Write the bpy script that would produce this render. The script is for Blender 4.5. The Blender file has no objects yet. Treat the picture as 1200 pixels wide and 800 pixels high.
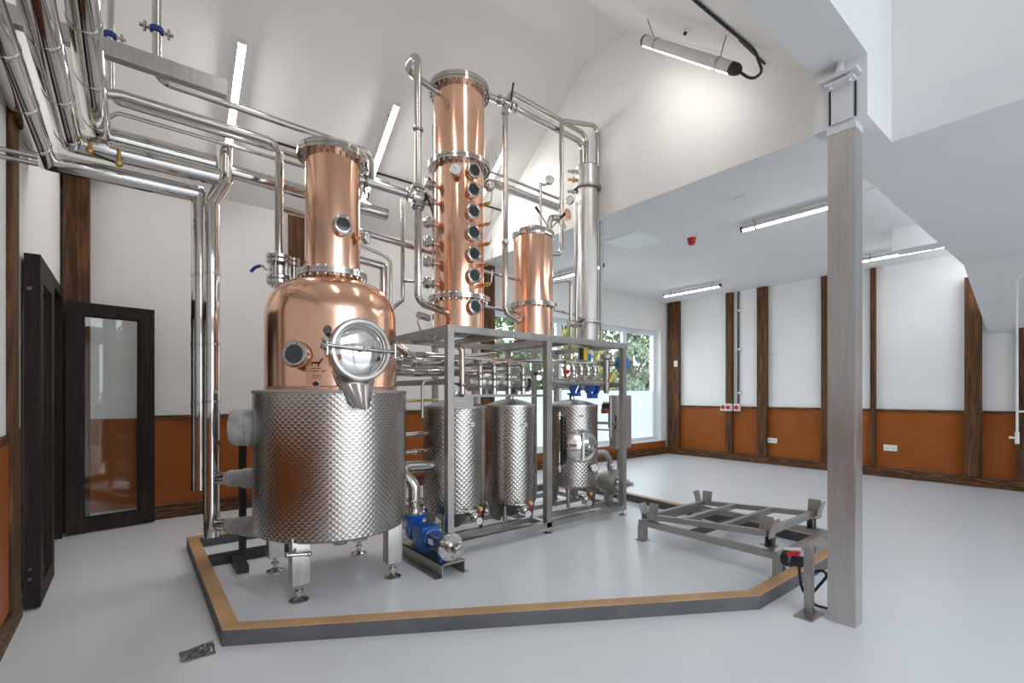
import bpy, bmesh, math, random
from mathutils import Vector, Matrix, Euler

random.seed(11)
SC = bpy.context.scene
COL = SC.collection
R = math.radians
PI = math.pi

# ------------------------------------------------------------------ camera
CAM_H = 1.35
F_PX = 560.0
cam_data = bpy.data.cameras.new('camera')
cam_data.sensor_width = 36.0
cam_data.lens = F_PX / 1200.0 * 36.0
cam_data.shift_y = 63.0 / 1200.0
cam_data.clip_start = 0.05
cam = bpy.data.objects.new('camera', cam_data)
COL.objects.link(cam)
cam.location = (0, 0, CAM_H)
yaw = math.atan2(0.6225624689759565, 0.782570106905804)   # turned right of the +Y axis
cam.rotation_euler = (PI / 2, 0, -yaw)
SC.camera = cam

# ------------------------------------------------------------------ world, exposure
SKY_STRENGTH = 4.4
LAMP_STRENGTH = 76.0
w = bpy.data.worlds.new('overcast_sky')
SC.world = w
w.use_nodes = True
bg = w.node_tree.nodes['Background']
bg.inputs[0].default_value = (0.86, 0.93, 1.0, 1)
bg.inputs[1].default_value = SKY_STRENGTH
SC.view_settings.view_transform = 'Standard'
SC.view_settings.look = 'None'
SC.view_settings.gamma = 1.0
SC.view_settings.use_curve_mapping = False
SC.view_settings.exposure = 0.0
SC.cycles.max_bounces = 12
SC.cycles.diffuse_bounces = 6
SC.cycles.glossy_bounces = 6
SC.cycles.transparent_max_bounces = 12
SC.cycles.caustics_reflective = True
SC.cycles.sample_clamp_indirect = 6.0
SC.cycles.use_denoising = True

# ------------------------------------------------------------------ materials
MATS = {}


def nodes_of(m):
    m.use_nodes = True
    nt = m.node_tree
    return nt, nt.nodes, nt.links, nt.nodes['Principled BSDF']


def mat(name, col, rough=0.5, metal=0.0, emit=None, estr=0.0, coat=0.0, spec=None, alpha=None):
    m = bpy.data.materials.new(name)
    nt, N, L, b = nodes_of(m)
    b.inputs['Base Color'].default_value = (*col, 1)
    b.inputs['Roughness'].default_value = rough
    b.inputs['Metallic'].default_value = metal
    if coat:
        b.inputs['Coat Weight'].default_value = coat
    if spec is not None:
        b.inputs['Specular IOR Level'].default_value = spec
    if emit:
        b.inputs['Emission Color'].default_value = (*emit, 1)
        b.inputs['Emission Strength'].default_value = estr
    MATS[name] = m
    return m


def coords(N, L, scale, kind='Object'):
    tc = N.new('ShaderNodeTexCoord')
    mp = N.new('ShaderNodeMapping')
    mp.inputs['Scale'].default_value = scale
    L.new(tc.outputs[kind], mp.inputs['Vector'])
    return mp.outputs['Vector']


def ramp(N, L, fac, stops):
    r = N.new('ShaderNodeValToRGB')
    els = r.color_ramp.elements
    while len(els) < len(stops):
        els.new(0.5)
    for e, (p, c) in zip(els, stops):
        e.position = p
        e.color = (*c, 1)
    L.new(fac, r.inputs['Fac'])
    return r.outputs['Color']


def noise(N, L, vec, scale, detail=4.0, rough=0.55, dist=0.0):
    n = N.new('ShaderNodeTexNoise')
    n.inputs['Scale'].default_value = scale
    n.inputs['Detail'].default_value = detail
    n.inputs['Roughness'].default_value = rough
    n.inputs['Distortion'].default_value = dist
    L.new(vec, n.inputs['Vector'])
    return n.outputs['Fac']


def bump(N, L, h, b, strength=0.2, dist=0.01):
    bp = N.new('ShaderNodeBump')
    bp.inputs['Strength'].default_value = strength
    bp.inputs['Distance'].default_value = dist
    L.new(h, bp.inputs['Height'])
    L.new(bp.outputs['Normal'], b.inputs['Normal'])


def noise_mat(name, c0, c1, scale, rough, metal=0.0, bstr=0.0, vec_scale=(1, 1, 1), r_var=None, detail=5.0, coat=0.0, lo=0.35, hi=0.65):
    m = mat(name, c0, rough, metal, coat=coat)
    nt, N, L, b = nodes_of(m)
    v = coords(N, L, vec_scale)
    f = noise(N, L, v, scale, detail)
    L.new(ramp(N, L, f, [(lo, c0), (hi, c1)]), b.inputs['Base Color'])
    if r_var:
        rr = N.new('ShaderNodeMapRange')
        rr.inputs['From Min'].default_value = 0.3
        rr.inputs['From Max'].default_value = 0.7
        rr.inputs['To Min'].default_value = r_var[0]
        rr.inputs['To Max'].default_value = r_var[1]
        L.new(f, rr.inputs['Value'])
        L.new(rr.outputs[0], b.inputs['Roughness'])
    if bstr:
        bump(N, L, f, b, bstr, 0.004)
    return m


noise_mat('wall_white', (0.79, 0.78, 0.765), (0.82, 0.81, 0.795), 1.3, 0.85, bstr=0.05)
noise_mat('ceiling_white', (0.76, 0.765, 0.77), (0.79, 0.795, 0.80), 1.1, 0.85, bstr=0.04)
noise_mat('terracotta', (0.275, 0.075, 0.012), (0.33, 0.094, 0.017), 2.0, 0.5, bstr=0.03)
MATS['terracotta'].node_tree.nodes['Principled BSDF'].inputs['Specular IOR Level'].default_value = 0.2
noise_mat('floor_epoxy', (0.745, 0.775, 0.81), (0.78, 0.81, 0.845), 0.5, 0.28, bstr=0.0, detail=2, lo=0.1, hi=0.9)
noise_mat('kerb_tan', (0.44, 0.255, 0.115), (0.58, 0.35, 0.175), 3.5, 0.5, r_var=(0.35, 0.6), detail=6)
noise_mat('kerb_grey', (0.085, 0.085, 0.092), (0.12, 0.12, 0.128), 4, 0.6)
noise_mat('copper', (0.87, 0.505, 0.35), (0.93, 0.585, 0.425), 2.2, 0.15, 1.0, r_var=(0.13, 0.22), detail=3)
noise_mat('copper_satin', (0.80, 0.46, 0.33), (0.86, 0.52, 0.38), 3.0, 0.35, 1.0)
noise_mat('steel_polished', (0.50, 0.48, 0.455), (0.58, 0.56, 0.535), 3, 0.14, 1.0, r_var=(0.10, 0.2))
noise_mat('steel_mirror', (0.60, 0.585, 0.565), (0.68, 0.665, 0.645), 2, 0.07, 1.0)
noise_mat('steel_brushed', (0.54, 0.52, 0.50), (0.61, 0.59, 0.57), 9, 0.36, 1.0, vec_scale=(6, 6, 0.4), r_var=(0.3, 0.44))
noise_mat('steel_frame', (0.40, 0.385, 0.365), (0.48, 0.465, 0.445), 5, 0.42, 1.0, r_var=(0.36, 0.5))
noise_mat('insulation_cloth', (0.30, 0.305, 0.30), (0.42, 0.425, 0.42), 14, 0.75, bstr=0.5)
noise_mat('foil', (0.35, 0.35, 0.34), (0.62, 0.62, 0.60), 30, 0.3, 0.9, bstr=0.9)
noise_mat('paving_pale', (0.27, 0.27, 0.27), (0.31, 0.31, 0.31), 1.5, 0.8)
noise_mat('leaf_green', (0.11, 0.165, 0.07), (0.21, 0.28, 0.13), 1.6, 0.6)
noise_mat('leaf_pale', (0.19, 0.25, 0.18), (0.33, 0.40, 0.29), 1.6, 0.6)
noise_mat('leaf_yellow', (0.25, 0.21, 0.06), (0.40, 0.35, 0.12), 1.6, 0.6)
noise_mat('bark', (0.07, 0.05, 0.035), (0.14, 0.10, 0.07), 8, 0.9)
mat('black_plastic', (0.018, 0.018, 0.02), 0.4)
mat('black_metal', (0.02, 0.02, 0.022), 0.45, 0.3)
mat('dark_glass', (0.035, 0.04, 0.042), 0.12, 0.0, spec=0.7)
mat('blue_paint', (0.012, 0.10, 0.43), 0.35, coat=0.3)
mat('blue_light', (0.02, 0.24, 0.62), 0.4)
mat('red_plastic', (0.55, 0.02, 0.02), 0.4)
mat('yellow_paint', (0.75, 0.50, 0.02), 0.4)
mat('white_plastic', (0.80, 0.80, 0.78), 0.4)
mat('white_frame', (0.80, 0.83, 0.85), 0.35)
mat('white_steel', (0.72, 0.73, 0.75), 0.5)
mat('brass', (0.62, 0.42, 0.17), 0.3, 1.0)
mat('gauge_face', (0.85, 0.85, 0.83), 0.4)
mat('ink', (0.015, 0.013, 0.012), 0.6)
mat('ink_blue', (0.02, 0.04, 0.25), 0.6)
mat('lamp_housing', (0.62, 0.62, 0.61), 0.4)
mat('lamp_glow', (1, 1, 1), 0.4, emit=(1.0, 0.98, 0.945), estr=LAMP_STRENGTH)
mat('lamp_glow_cool', (1, 1, 1), 0.4, emit=(1.0, 0.965, 0.92), estr=LAMP_STRENGTH * 0.27)
mat('lamp_glow_soft', (1, 1, 1), 0.4, emit=(1.0, 0.98, 0.945), estr=LAMP_STRENGTH * 0.30)
mat('hatch_panel', (0.80, 0.86, 0.83), 0.35)
mat('red_wax', (0.30, 0.10, 0.07), 0.5)


def wood(name, dark, mid, light, rough=0.62, knots=True):
    m = mat(name, mid, rough)
    nt, N, L, b = nodes_of(m)
    v = coords(N, L, (9, 9, 0.7))
    f = noise(N, L, v, 3.0, 6, 0.62, 0.6)
    L.new(ramp(N, L, f, [(0.30, dark), (0.52, mid), (0.72, light)]), b.inputs['Base Color'])
    bump(N, L, f, b, 0.35, 0.006)
    b.inputs['Specular IOR Level'].default_value = 0.25
    return m


wood('post_wood', (0.028, 0.012, 0.006), (0.105, 0.045, 0.018), (0.22, 0.10, 0.04))
wood('door_wood', (0.007, 0.004, 0.003), (0.017, 0.0095, 0.007), (0.042, 0.022, 0.015), 0.6)
# horizontal grain for rails and skirting
m = wood('rail_wood', (0.02, 0.009, 0.005), (0.10, 0.045, 0.018), (0.30, 0.15, 0.06))
for n_ in m.node_tree.nodes:
    if n_.type == 'MAPPING':
        n_.inputs['Scale'].default_value = (1.6, 1.6, 14)


def quilted(name, c, cell=0.031, rough=0.27, strength=0.55, dist=0.006):
    m = mat(name, c, rough, 1.0)
    nt, N, L, b = nodes_of(m)
    tc = N.new('ShaderNodeTexCoord')
    sp = N.new('ShaderNodeSeparateXYZ')
    L.new(tc.outputs['UV'], sp.inputs[0])

    def mth(op, a, b_=None):
        n = N.new('ShaderNodeMath')
        n.operation = op
        for i, x in enumerate((a, b_)):
            if x is None:
                continue
            if isinstance(x, (int, float)):
                n.inputs[i].default_value = x
            else:
                L.new(x, n.inputs[i])
        return n.outputs[0]
    k = PI / cell
    v2 = mth('MULTIPLY', sp.outputs[1], 1.15)
    a1 = mth('ABSOLUTE', mth('SINE', mth('MULTIPLY', mth('ADD', sp.outputs[0], v2), k)))
    a2 = mth('ABSOLUTE', mth('SINE', mth('MULTIPLY', mth('SUBTRACT', sp.outputs[0], v2), k)))
    h = mth('POWER', mth('MULTIPLY', a1, a2), 0.6)
    bump(N, L, h, b, strength, dist)
    return m


quilted('steel_quilted', (0.49, 0.465, 0.435), 0.045, 0.22, 0.25)
quilted('steel_quilted_fine', (0.43, 0.405, 0.375), 0.05, 0.22, 0.3)
quilted('steel_dimpled', (0.60, 0.58, 0.55), 0.04, 0.13, 0.5, 0.004)


def glass_mat(name, tint, refl_rough=0.02, body=0.0):
    m = bpy.data.materials.new(name)
    m.use_nodes = True
    nt = m.node_tree
    N, L = nt.nodes, nt.links
    N.clear()
    out = N.new('ShaderNodeOutputMaterial')
    tr = N.new('ShaderNodeBsdfTransparent')
    tr.inputs[0].default_value = (*tint, 1)
    gl = N.new('ShaderNodeBsdfGlossy')
    gl.inputs['Roughness'].default_value = refl_rough
    lw = N.new('ShaderNodeLayerWeight')
    lw.inputs['Blend'].default_value = 0.5
    pw = N.new('ShaderNodeMath')
    pw.operation = 'POWER'
    L.new(lw.outputs['Facing'], pw.inputs[0])
    pw.inputs[1].default_value = 5.0
    fr = N.new('ShaderNodeMath')
    fr.operation = 'MULTIPLY_ADD'
    L.new(pw.outputs[0], fr.inputs[0])
    fr.inputs[1].default_value = 0.9
    fr.inputs[2].default_value = 0.045
    mx = N.new('ShaderNodeMixShader')
    L.new(fr.outputs[0], mx.inputs[0])
    L.new(tr.outputs[0], mx.inputs[1])
    L.new(gl.outputs[0], mx.inputs[2])
    L.new(mx.outputs[0], out.inputs[0])
    MATS[name] = m
    return m


def film_mat(name):
    m = bpy.data.materials.new(name)
    m.use_nodes = True
    N, L = m.node_tree.nodes, m.node_tree.links
    N.clear()
    out = N.new('ShaderNodeOutputMaterial')
    t_ = N.new('ShaderNodeBsdfTranslucent')
    t_.inputs[0].default_value = (0.86, 0.89, 0.91, 1)
    d_ = N.new('ShaderNodeBsdfDiffuse')
    d_.inputs[0].default_value = (0.75, 0.77, 0.78, 1)
    mx = N.new('ShaderNodeMixShader')
    mx.inputs[0].default_value = 0.2
    L.new(t_.outputs[0], mx.inputs[1])
    L.new(d_.outputs[0], mx.inputs[2])
    L.new(mx.outputs[0], out.inputs[0])
    MATS[name] = m


film_mat('frosted_film')
glass_mat('clear_glass', (0.965, 0.98, 0.975))


# ------------------------------------------------------------------ mesh builder
class MB:
    def __init__(self):
        self.bm = bmesh.new()
        self.uv = self.bm.loops.layers.uv.new('UVMap')

    def _ring_faces(self, a, b):
        n = len(a)
        for i in range(n):
            j = (i + 1) % n
            self.bm.faces.new((a[i], a[j], b[j], b[i]))

    def box(self, lo, hi, bev=0.0):
        x0, y0, z0 = lo
        x1, y1, z1 = hi
        vs = [self.bm.verts.new(p) for p in ((x0, y0, z0), (x1, y0, z0), (x1, y1, z0), (x0, y1, z0), (x0, y0, z1), (x1, y0, z1), (x1, y1, z1), (x0, y1, z1))]
        fs = [self.bm.faces.new([vs[i] for i in f]) for f in ((3, 2, 1, 0), (4, 5, 6, 7), (0, 1, 5, 4), (1, 2, 6, 5), (2, 3, 7, 6), (3, 0, 4, 7))]
        if bev:
            es = list({e for f in fs for e in f.edges})
            bmesh.ops.bevel(self.bm, geom=es, offset=bev, segments=2, profile=0.7, affect='EDGES')
        return self

    def bar(self, p0, p1, w_, h_, up=(0, 0, 1)):
        """rectangular bar from p0 to p1, width w_ across, height h_ along up"""
        p0, p1 = Vector(p0), Vector(p1)
        d = (p1 - p0).normalized()
        u = Vector(up)
        s = d.cross(u)
        if s.length < 1e-6:
            u = Vector((0, 1, 0))
            s = d.cross(u)
        s.normalize()
        u = s.cross(d).normalized()
        q = []
        for p in (p0, p1):
            q.append([self.bm.verts.new(p + s * (a * w_ / 2) + u * (b * h_ / 2)) for a, b in ((-1, -1), (1, -1), (1, 1), (-1, 1))])
        self._ring_faces(q[0], q[1])
        self.bm.faces.new(list(reversed(q[0])))
        self.bm.faces.new(q[1])
        return self

    def cyl(self, p0, p1, r0, r1=None, n=24, caps=True):
        r1 = r0 if r1 is None else r1
        p0, p1 = Vector(p0), Vector(p1)
        d = (p1 - p0).normalized()
        a = d.orthogonal().normalized()
        b = d.cross(a)
        rings = []
        for p, r in ((p0, r0), (p1, r1)):
            rings.append([self.bm.verts.new(p + (a * math.cos(2 * PI * i / n) + b * math.sin(2 * PI * i / n)) * r) for i in range(n)])
        self._ring_faces(rings[0], rings[1])
        if caps:
            self.bm.faces.new(list(reversed(rings[0])))
            self.bm.faces.new(rings[1])
        return self

    def lathe(self, prof, o, n=48, axis=(0, 0, 1), uvscale=True):
        """prof: list of (r, h) along axis from o"""
        o = Vector(o)
        ax = Vector(axis).normalized()
        if abs(ax.z) > 0.99:
            a = Vector((1, 0, 0))
        else:
            a = ax.cross(Vector((0, 0, 1))).normalized()
        b = ax.cross(a)
        rings = []
        dist = [0.0]
        for (r0, h0), (r1, h1) in zip(prof, prof[1:]):
            dist.append(dist[-1] + math.hypot(r1 - r0, h1 - h0))
        rmax = max(r for r, h in prof)
        for r, h in prof:
            if r < 1e-6:
                rings.append([self.bm.verts.new(o + ax * h)])
            else:
                rings.append([self.bm.verts.new(o + ax * h + (a * math.cos(2 * PI * i / n) + b * math.sin(2 * PI * i / n)) * r) for i in range(n)])
        for k in range(len(rings) - 1):
            A, B = rings[k], rings[k + 1]
            for i in range(n):
                j = (i + 1) % n
                if len(A) == 1 and len(B) == 1:
                    continue
                if len(A) == 1:
                    f = self.bm.faces.new((A[0], B[j], B[i]))
                    us = (i + 0.5, i + 1, i)
                    vs = (k, k + 1, k + 1)
                elif len(B) == 1:
                    f = self.bm.faces.new((A[i], A[j], B[0]))
                    us = (i, i + 1, i + 0.5)
                    vs = (k, k, k + 1)
                else:
                    f = self.bm.faces.new((A[i], A[j], B[j], B[i]))
                    us = (i, i + 1, i + 1, i)
                    vs = (k, k, k + 1, k + 1)
                for lp, u, v in zip(f.loops, us, vs):
                    lp[self.uv].uv = (u / n * 2 * PI * rmax, dist[v])
        return self

    def tube(self, pts, r, n=14, bend=0.09, caps=True, seg=6):
        pts = [Vector(p) for p in pts]
        path = [pts[0]]
        for i in range(1, len(pts) - 1):
            p, a, b = pts[i], pts[i - 1], pts[i + 1]
            d0, d1 = (a - p), (b - p)
            l0, l1 = d0.length, d1.length
            d0.normalize()
            d1.normalize()
            ang = d0.angle(d1, PI)
            if ang > PI - 0.05:
                path.append(p)
                continue
            t = min(bend / math.tan(ang / 2), l0 * 0.49, l1 * 0.49)
            rad = t * math.tan(ang / 2)
            bis = (d0 + d1).normalized()
            c = p + bis * (rad / math.sin(ang / 2))
            s0 = p + d0 * t - c
            s1 = p + d1 * t - c
            for k in range(seg + 1):
                u = k / seg
                v = s0.slerp(s1, u) if s0.length > 1e-7 else s0
                path.append(c + v.normalized() * rad)
        path.append(pts[-1])
        clean = [path[0]]
        for p in path[1:]:
            if (p - clean[-1]).length > 1e-5:
                clean.append(p)
        path = clean
        t0 = (path[1] - path[0]).normalized()
        a = t0.orthogonal().normalized()
        prev = None
        first = last = None
        for i, p in enumerate(path):
            if i == 0:
                t = t0
            elif i == len(path) - 1:
                t = (path[i] - path[i - 1]).normalized()
            else:
                t = ((path[i + 1] - path[i]).normalized() + (path[i] - path[i - 1]).normalized()).normalized()
            a = (a - t * a.dot(t)).normalized()
            b = t.cross(a)
            ring = [self.bm.verts.new(p + (a * math.cos(2 * PI * k / n) + b * math.sin(2 * PI * k / n)) * r) for k in range(n)]
            if prev:
                self._ring_faces(prev, ring)
            else:
                first = ring
            prev = ring
        last = prev
        if caps:
            self.bm.faces.new(list(reversed(first)))
            self.bm.faces.new(last)
        return self

    def torus(self, c, axis, R_, r, n=36, m=8):
        c = Vector(c)
        ax = Vector(axis).normalized()
        a = ax.orthogonal().normalized()
        b = ax.cross(a)
        rings = []
        for i in range(n):
            d = a * math.cos(2 * PI * i / n) + b * math.sin(2 * PI * i / n)
            rings.append([self.bm.verts.new(c + d * (R_ + r * math.cos(2 * PI * k / m)) + ax * (r * math.sin(2 * PI * k / m))) for k in range(m)])
        for i in range(n):
            self._ring_faces(rings[i], rings[(i + 1) % n])
        return self

    def prism(self, poly, vec):
        """poly: list of 3D points (planar), extruded by vec"""
        vec = Vector(vec)
        a = [self.bm.verts.new(Vector(p)) for p in poly]
        b = [self.bm.verts.new(Vector(p) + vec) for p in poly]
        self._ring_faces(a, b)
        self.bm.faces.new(list(reversed(a)))
        self.bm.faces.new(b)
        return self

    def sphere(self, c, r, n=12):
        bmesh.ops.create_uvsphere(self.bm, u_segments=n, v_segments=max(6, n // 2), radius=r, matrix=Matrix.Translation(Vector(c)))
        return self

    def helix(self, c, R_, r, h, turns, n=10):
        pts = []
        steps = int(turns * n)
        for i in range(steps + 1):
            t = i / n * 2 * PI
            pts.append((c[0] + R_ * math.cos(t), c[1] + R_ * math.sin(t), c[2] + h * i / steps))
        return self.tube(pts, r, 6, 0.0)

    def build(self, name, m, parent=None, sharp=38, smooth=True):
        bmesh.ops.recalc_face_normals(self.bm, faces=self.bm.faces)
        off = Vector((0, 0, 0))
        root = parent
        while root is not None and root.parent is not None:
            root = root.parent
        if root is not None and root.type == 'EMPTY':
            off = root.location.copy()
            bmesh.ops.translate(self.bm, verts=self.bm.verts, vec=-off)
        me = bpy.data.meshes.new(name)
        self.bm.to_mesh(me)
        self.bm.free()
        if smooth:
            for p in me.polygons:
                p.use_smooth = True
            me.set_sharp_from_angle(angle=R(sharp))
        me.materials.append(MATS[m] if isinstance(m, str) else m)
        o = bpy.data.objects.new(name, me)
        COL.objects.link(o)
        if parent is not None:
            o.parent = parent
        return o


def tag(o, label, cat, group=None, kind=None):
    if label:
        o['label'] = label
    if cat:
        o['category'] = cat
    if group:
        o['group'] = group
    if kind:
        o['kind'] = kind
    return o


def thing(name, label, cat, loc=(0, 0, 0), group=None):
    o = bpy.data.objects.new(name, None)
    o.empty_display_size = 0.1
    COL.objects.link(o)
    o.location = loc
    return tag(o, label, cat, group)


def struct(o, label=None):
    o['kind'] = 'structure'
    if label:
        o['label'] = label
    return o


def sbox(name, lo, hi, m, label=None, bev=0.0, parent=None):
    o = MB().box(lo, hi, bev).build(name, m, parent, smooth=False)
    if parent is None:
        struct(o, label)
    return o


# ================================================================== THE ROOM
XL, XR, YB = -0.545, 9.85, 6.50          # wall faces
ZC = 3.50                               # low ceiling
XG = 4.43                               # gable above the low ceiling edge
EAVE, RIDGE = 3.65, 5.50
YNEAR = -4.2

sbox('floor', (XL - 0.2, YNEAR - 0.1, -0.12), (XR + 0.2, YB + 0.32, 0.0), 'floor_epoxy', 'light grey-blue epoxy floor of the still room')

# left wall with doorway (opening Y 4.95..6.22, z 0..2.28)
mb = MB()
mb.box((XL - 0.25, YNEAR, 0), (XL, 4.95, 5.9))
mb.box((XL - 0.25, 4.95, 2.30), (XL, 6.22, 5.9))
mb.box((XL - 0.25, 6.22, 0), (XL, YB + 0.3, 5.9))
wl = struct(mb.build('wall_left', 'wall_white', smooth=False), 'white plastered side wall beside the timber doors')

# back wall with the wide window opening
WX0, WX1, WZ0, WZ1 = 4.78, 9.56, 0.31, 2.82
mb = MB()
mb.box((XL, YB, 0), (WX0, YB + 0.3, 3.95))
mb.box((WX0, YB, 0), (WX1, YB + 0.3, WZ0))
mb.box((WX0, YB, WZ1), (WX1, YB + 0.3, 3.95))
mb.box((WX1, YB, 0), (XR + 0.2, YB + 0.3, 3.95))
wb = struct(mb.build('wall_back', 'wall_white', smooth=False), 'white plastered wall behind the stills with the wide window')

wr = sbox('wall_right', (XR, YNEAR, 0), (XR + 0.2, YB, 3.95), 'wall_white', 'white end wall divided by dark timber posts')

# vaulted ceiling (profile in Y,Z extruded along X)
prof = [(YB, EAVE), (4.07, RIDGE), (3.44, RIDGE), (1.10, 3.67)]
mb = MB()
for (ya, za), (yb, zb) in zip(prof, prof[1:]):
    d = Vector((0, yb - ya, zb - za)).normalized()
    nrm = Vector((0, d.z, -d.y))
    if nrm.z < 0:
        nrm = -nrm
    ext = d * 0.02
    mb.prism([Vector((XL, ya, za)) - ext, Vector((XL, yb, zb)) + ext, Vector((XL, yb, zb)) + ext + nrm * 0.12, Vector((XL, ya, za)) - ext + nrm * 0.12], (XG + 0.2 - XL, 0, 0))
struct(mb.build('ceiling', 'wall_white', smooth=False), 'vaulted white ceiling sloping up to a flat ridge')

# gable wall above the low ceiling edge
mb = MB()
gp = [(XG, YB, ZC)] + [(XG, y, z + 0.03) for y, z in prof] + [(XG, 1.10, ZC)]
mb.prism(gp, (0.2, 0, 0))
struct(mb.build('wall_gable', 'wall_white', smooth=False), 'bright white gable wall above the edge of the low ceiling')
sbox('ceiling_low', (XG + 0.2, 1.14, ZC), (XR, YB, ZC + 0.15), 'ceiling_white', 'flat low white ceiling over the far bay')
sbox('ceiling_low_edge', (XG + 0.0005, 1.14, ZC - 0.0005), (XG + 0.2, YB, ZC + 0.1), 'ceiling_white', 'flat underside strip of the gable wall')

# boxed beam on the column and the upper floor beyond it
mb = MB()
mb.box((XL, 0.87, 3.30), (3.28, 1.14, 5.6))
mb.box((3.28, 0.87, 2.95), (3.76, 1.14, 5.6))
mb.box((3.76, 0.87, 3.20), (4.63, 1.14, 5.6))
struct(mb.build('trim_beam', 'ceiling_white', smooth=False), 'boxed white beam resting on the steel column')
sbox('ceiling_upper_floor', (3.76, YNEAR, 2.95), (8.0, 1.14, 3.20), 'ceiling_white', 'underside of the upper floor over the near bay')
mb = MB()
mb.prism([(8.0, YNEAR, 2.95), (XR, YNEAR, 2.25), (XR, YNEAR, 2.6), (8.0, YNEAR, 3.2)], (0, 1.14 - YNEAR, 0))
struct(mb.build('ceiling_sloped_soffit', 'ceiling_white', smooth=False), 'sloping white soffit falling to the end wall')
sbox('wall_void', (3.76, YNEAR, 3.20), (3.95, 0.87, 5.6), 'wall_white', 'white upper wall beside the stair void')
sbox('ceiling_void', (XL, YNEAR, 5.55), (3.95, 0.95, 5.7), 'ceiling_white', 'high white ceiling above the near bay')
# front wall behind the camera: piers and header round tall glazing
mb = MB()
for x0, x1 in ((XL, -0.35), (2.9, 3.2), (6.2, XR)):  # unseen right-hand pier made wide to hold back daylight under the upper floor
    mb.box((x0, YNEAR - 0.1, 0), (x1, YNEAR + 0.1, 3.2))
mb.box((XL, YNEAR - 0.1, 2.75), (XR, YNEAR + 0.1, 3.2))
mb.box((XL, YNEAR - 0.1, 5.0), (3.95, YNEAR + 0.1, 5.6))
struct(mb.build('wall_front', 'wall_white', smooth=False), 'unseen white front wall with tall glazing, one pier widened to cut daylight')
# small boxed bulkheads
sbox('trim_corner_box', (XL, 6.15, 3.56), (-0.13, YB, 3.9), 'wall_white', 'small white boxing above the corner post')
sbox('trim_ceiling_box', (7.72, 1.2, 3.22), (8.05, 1.78, ZC), 'ceiling_white', 'small white boxing under the low ceiling')

# ---------------------------------------------------------------- skirting, dado, panels, posts
BZ = 0.15          # skirting height
DZ = 1.105         # dado rail height


def panel_y(x0, x1, z0, z1):
    MB().box((x0, YB - 0.012, z0), (x1, YB, z1)).build('dado_panel', 'terracotta', wb, smooth=False)


def panel_x(y0, y1, z0, z1, X, s, par):
    MB().box((min(X, X + s * 0.012), y0, z0), (max(X, X + s * 0.012), y1, z1)).build('dado_panel', 'terracotta', par, smooth=False)


panel_y(XL, 1.56, BZ, DZ)
panel_y(1.73, 4.5, BZ, DZ)
panel_y(4.73, 9.75, 0.14, WZ0 - 0.012)
for a, b in ((5.06, 6.16), (4.415, 4.94), (3.28, 4.24), (2.55, 3.14), (1.375, 2.49), (0.84, 1.2), (-4, 0.73)):
    panel_x(a, b, BZ, DZ, XR, -1, wr)
panel_x(YNEAR + .1, 3.80, BZ, DZ, XL, 1, wl)

sbox('baseboard_back', (0.10, YB - 0.06, 0.0), (XR - 0.1, YB - 0.001, 0.145), 'rail_wood', 'rough dark timber skirting under the window wall', bev=0.006)
sbox('baseboard_right', (XR - 0.10, YNEAR + .2, 0.0), (XR - 0.001, YB - 0.06, 0.145), 'rail_wood', 'rough dark timber skirting along the end wall', bev=0.006)
sbox('baseboard_left', (XL + 0.001, YNEAR + .2, 0.0), (XL + 0.025, 4.14, 0.145), 'rail_wood', 'rough dark timber skirting beside the doors', bev=0.006)
# dado rails
n = 1
for x0, x1 in ((0.1, 1.55), (1.74, 4.49)):
    sbox('trim_%d' % n, (x0, YB - 0.035, DZ - 0.02), (x1, YB - 0.001, DZ + 0.025), 'rail_wood', 'dark timber dado rail behind the stills')
    n += 1
for y0, y1 in ((5.07, 6.15), (4.42, 4.93), (3.29, 4.23), (2.56, 3.13), (1.38, 2.48), (0.85, 1.19)):
    sbox('trim_%d' % n, (XR - 0.035, y0, DZ - 0.025), (XR - 0.001, y1, DZ + 0.015), 'rail_wood', 'dark timber dado rail on the end wall')
    n += 1
sbox('trim_%d' % n, (XL + 0.001, YNEAR + .2, DZ - 0.02), (XL + 0.02, 3.80, DZ + 0.025), 'rail_wood', 'dark timber dado rail beside the doors')
n += 1


def tpost(lo, hi, label):
    global n
    mb = MB().box(lo, hi, 0.008)
    o = struct(mb.build('trim_%d' % n, 'post_wood', smooth=False), label)
    n += 1
    return o


tpost((-0.525, YB - 0.16, 0), (-0.33, YB - 0.001, 3.555), 'brown timber post in the corner behind the glazed door')
tpost((1.545, YB - 0.06, 0.147), (1.735, YB - 0.001, 3.63), 'brown timber post on the wall behind the pot still')
tpost((4.505, YB - 0.10, 0.147), (4.73, YB - 0.001, 3.49), 'brown timber post at the side of the window')
tpost((XR - 0.1, 6.16, 0.147), (XR - 0.001, 6.44, 3.495), 'brown timber post in the corner beside the window')
for y0, y1, t, zt, lb in ((4.93, 5.065, .09, 3.495, 'narrow brown timber post behind the isolator switches'),
                          (4.235, 4.42, .10, 3.495, 'broad brown timber post beside the cable conduit'),
                          (3.10, 3.285, .10, 3.495, 'brown timber post on the end wall behind the steel column'),
                          (2.485, 2.555, .09, 3.495, 'slender brown timber post on the end wall'),
                          (1.20, 1.375, .16, 3.1, 'brown timber post cut by the sloping soffit'),
                          (0.735, 0.84, .12, 2.3, 'dark timber post beside the white tap pipe')):
    tpost((XR - t, y0, 0.147), (XR - 0.001, y1, zt), lb)
tpost((XL + 0.001, 3.81, 0.147), (XL + 0.028, 4.00, 3.4), 'dark timber post on the side wall beside the doors')
tpost((XL + 0.001, 4.03, 0.0), (XL + 0.022, 4.10, 1.15), 'short dark timber upright beside the open door')

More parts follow.
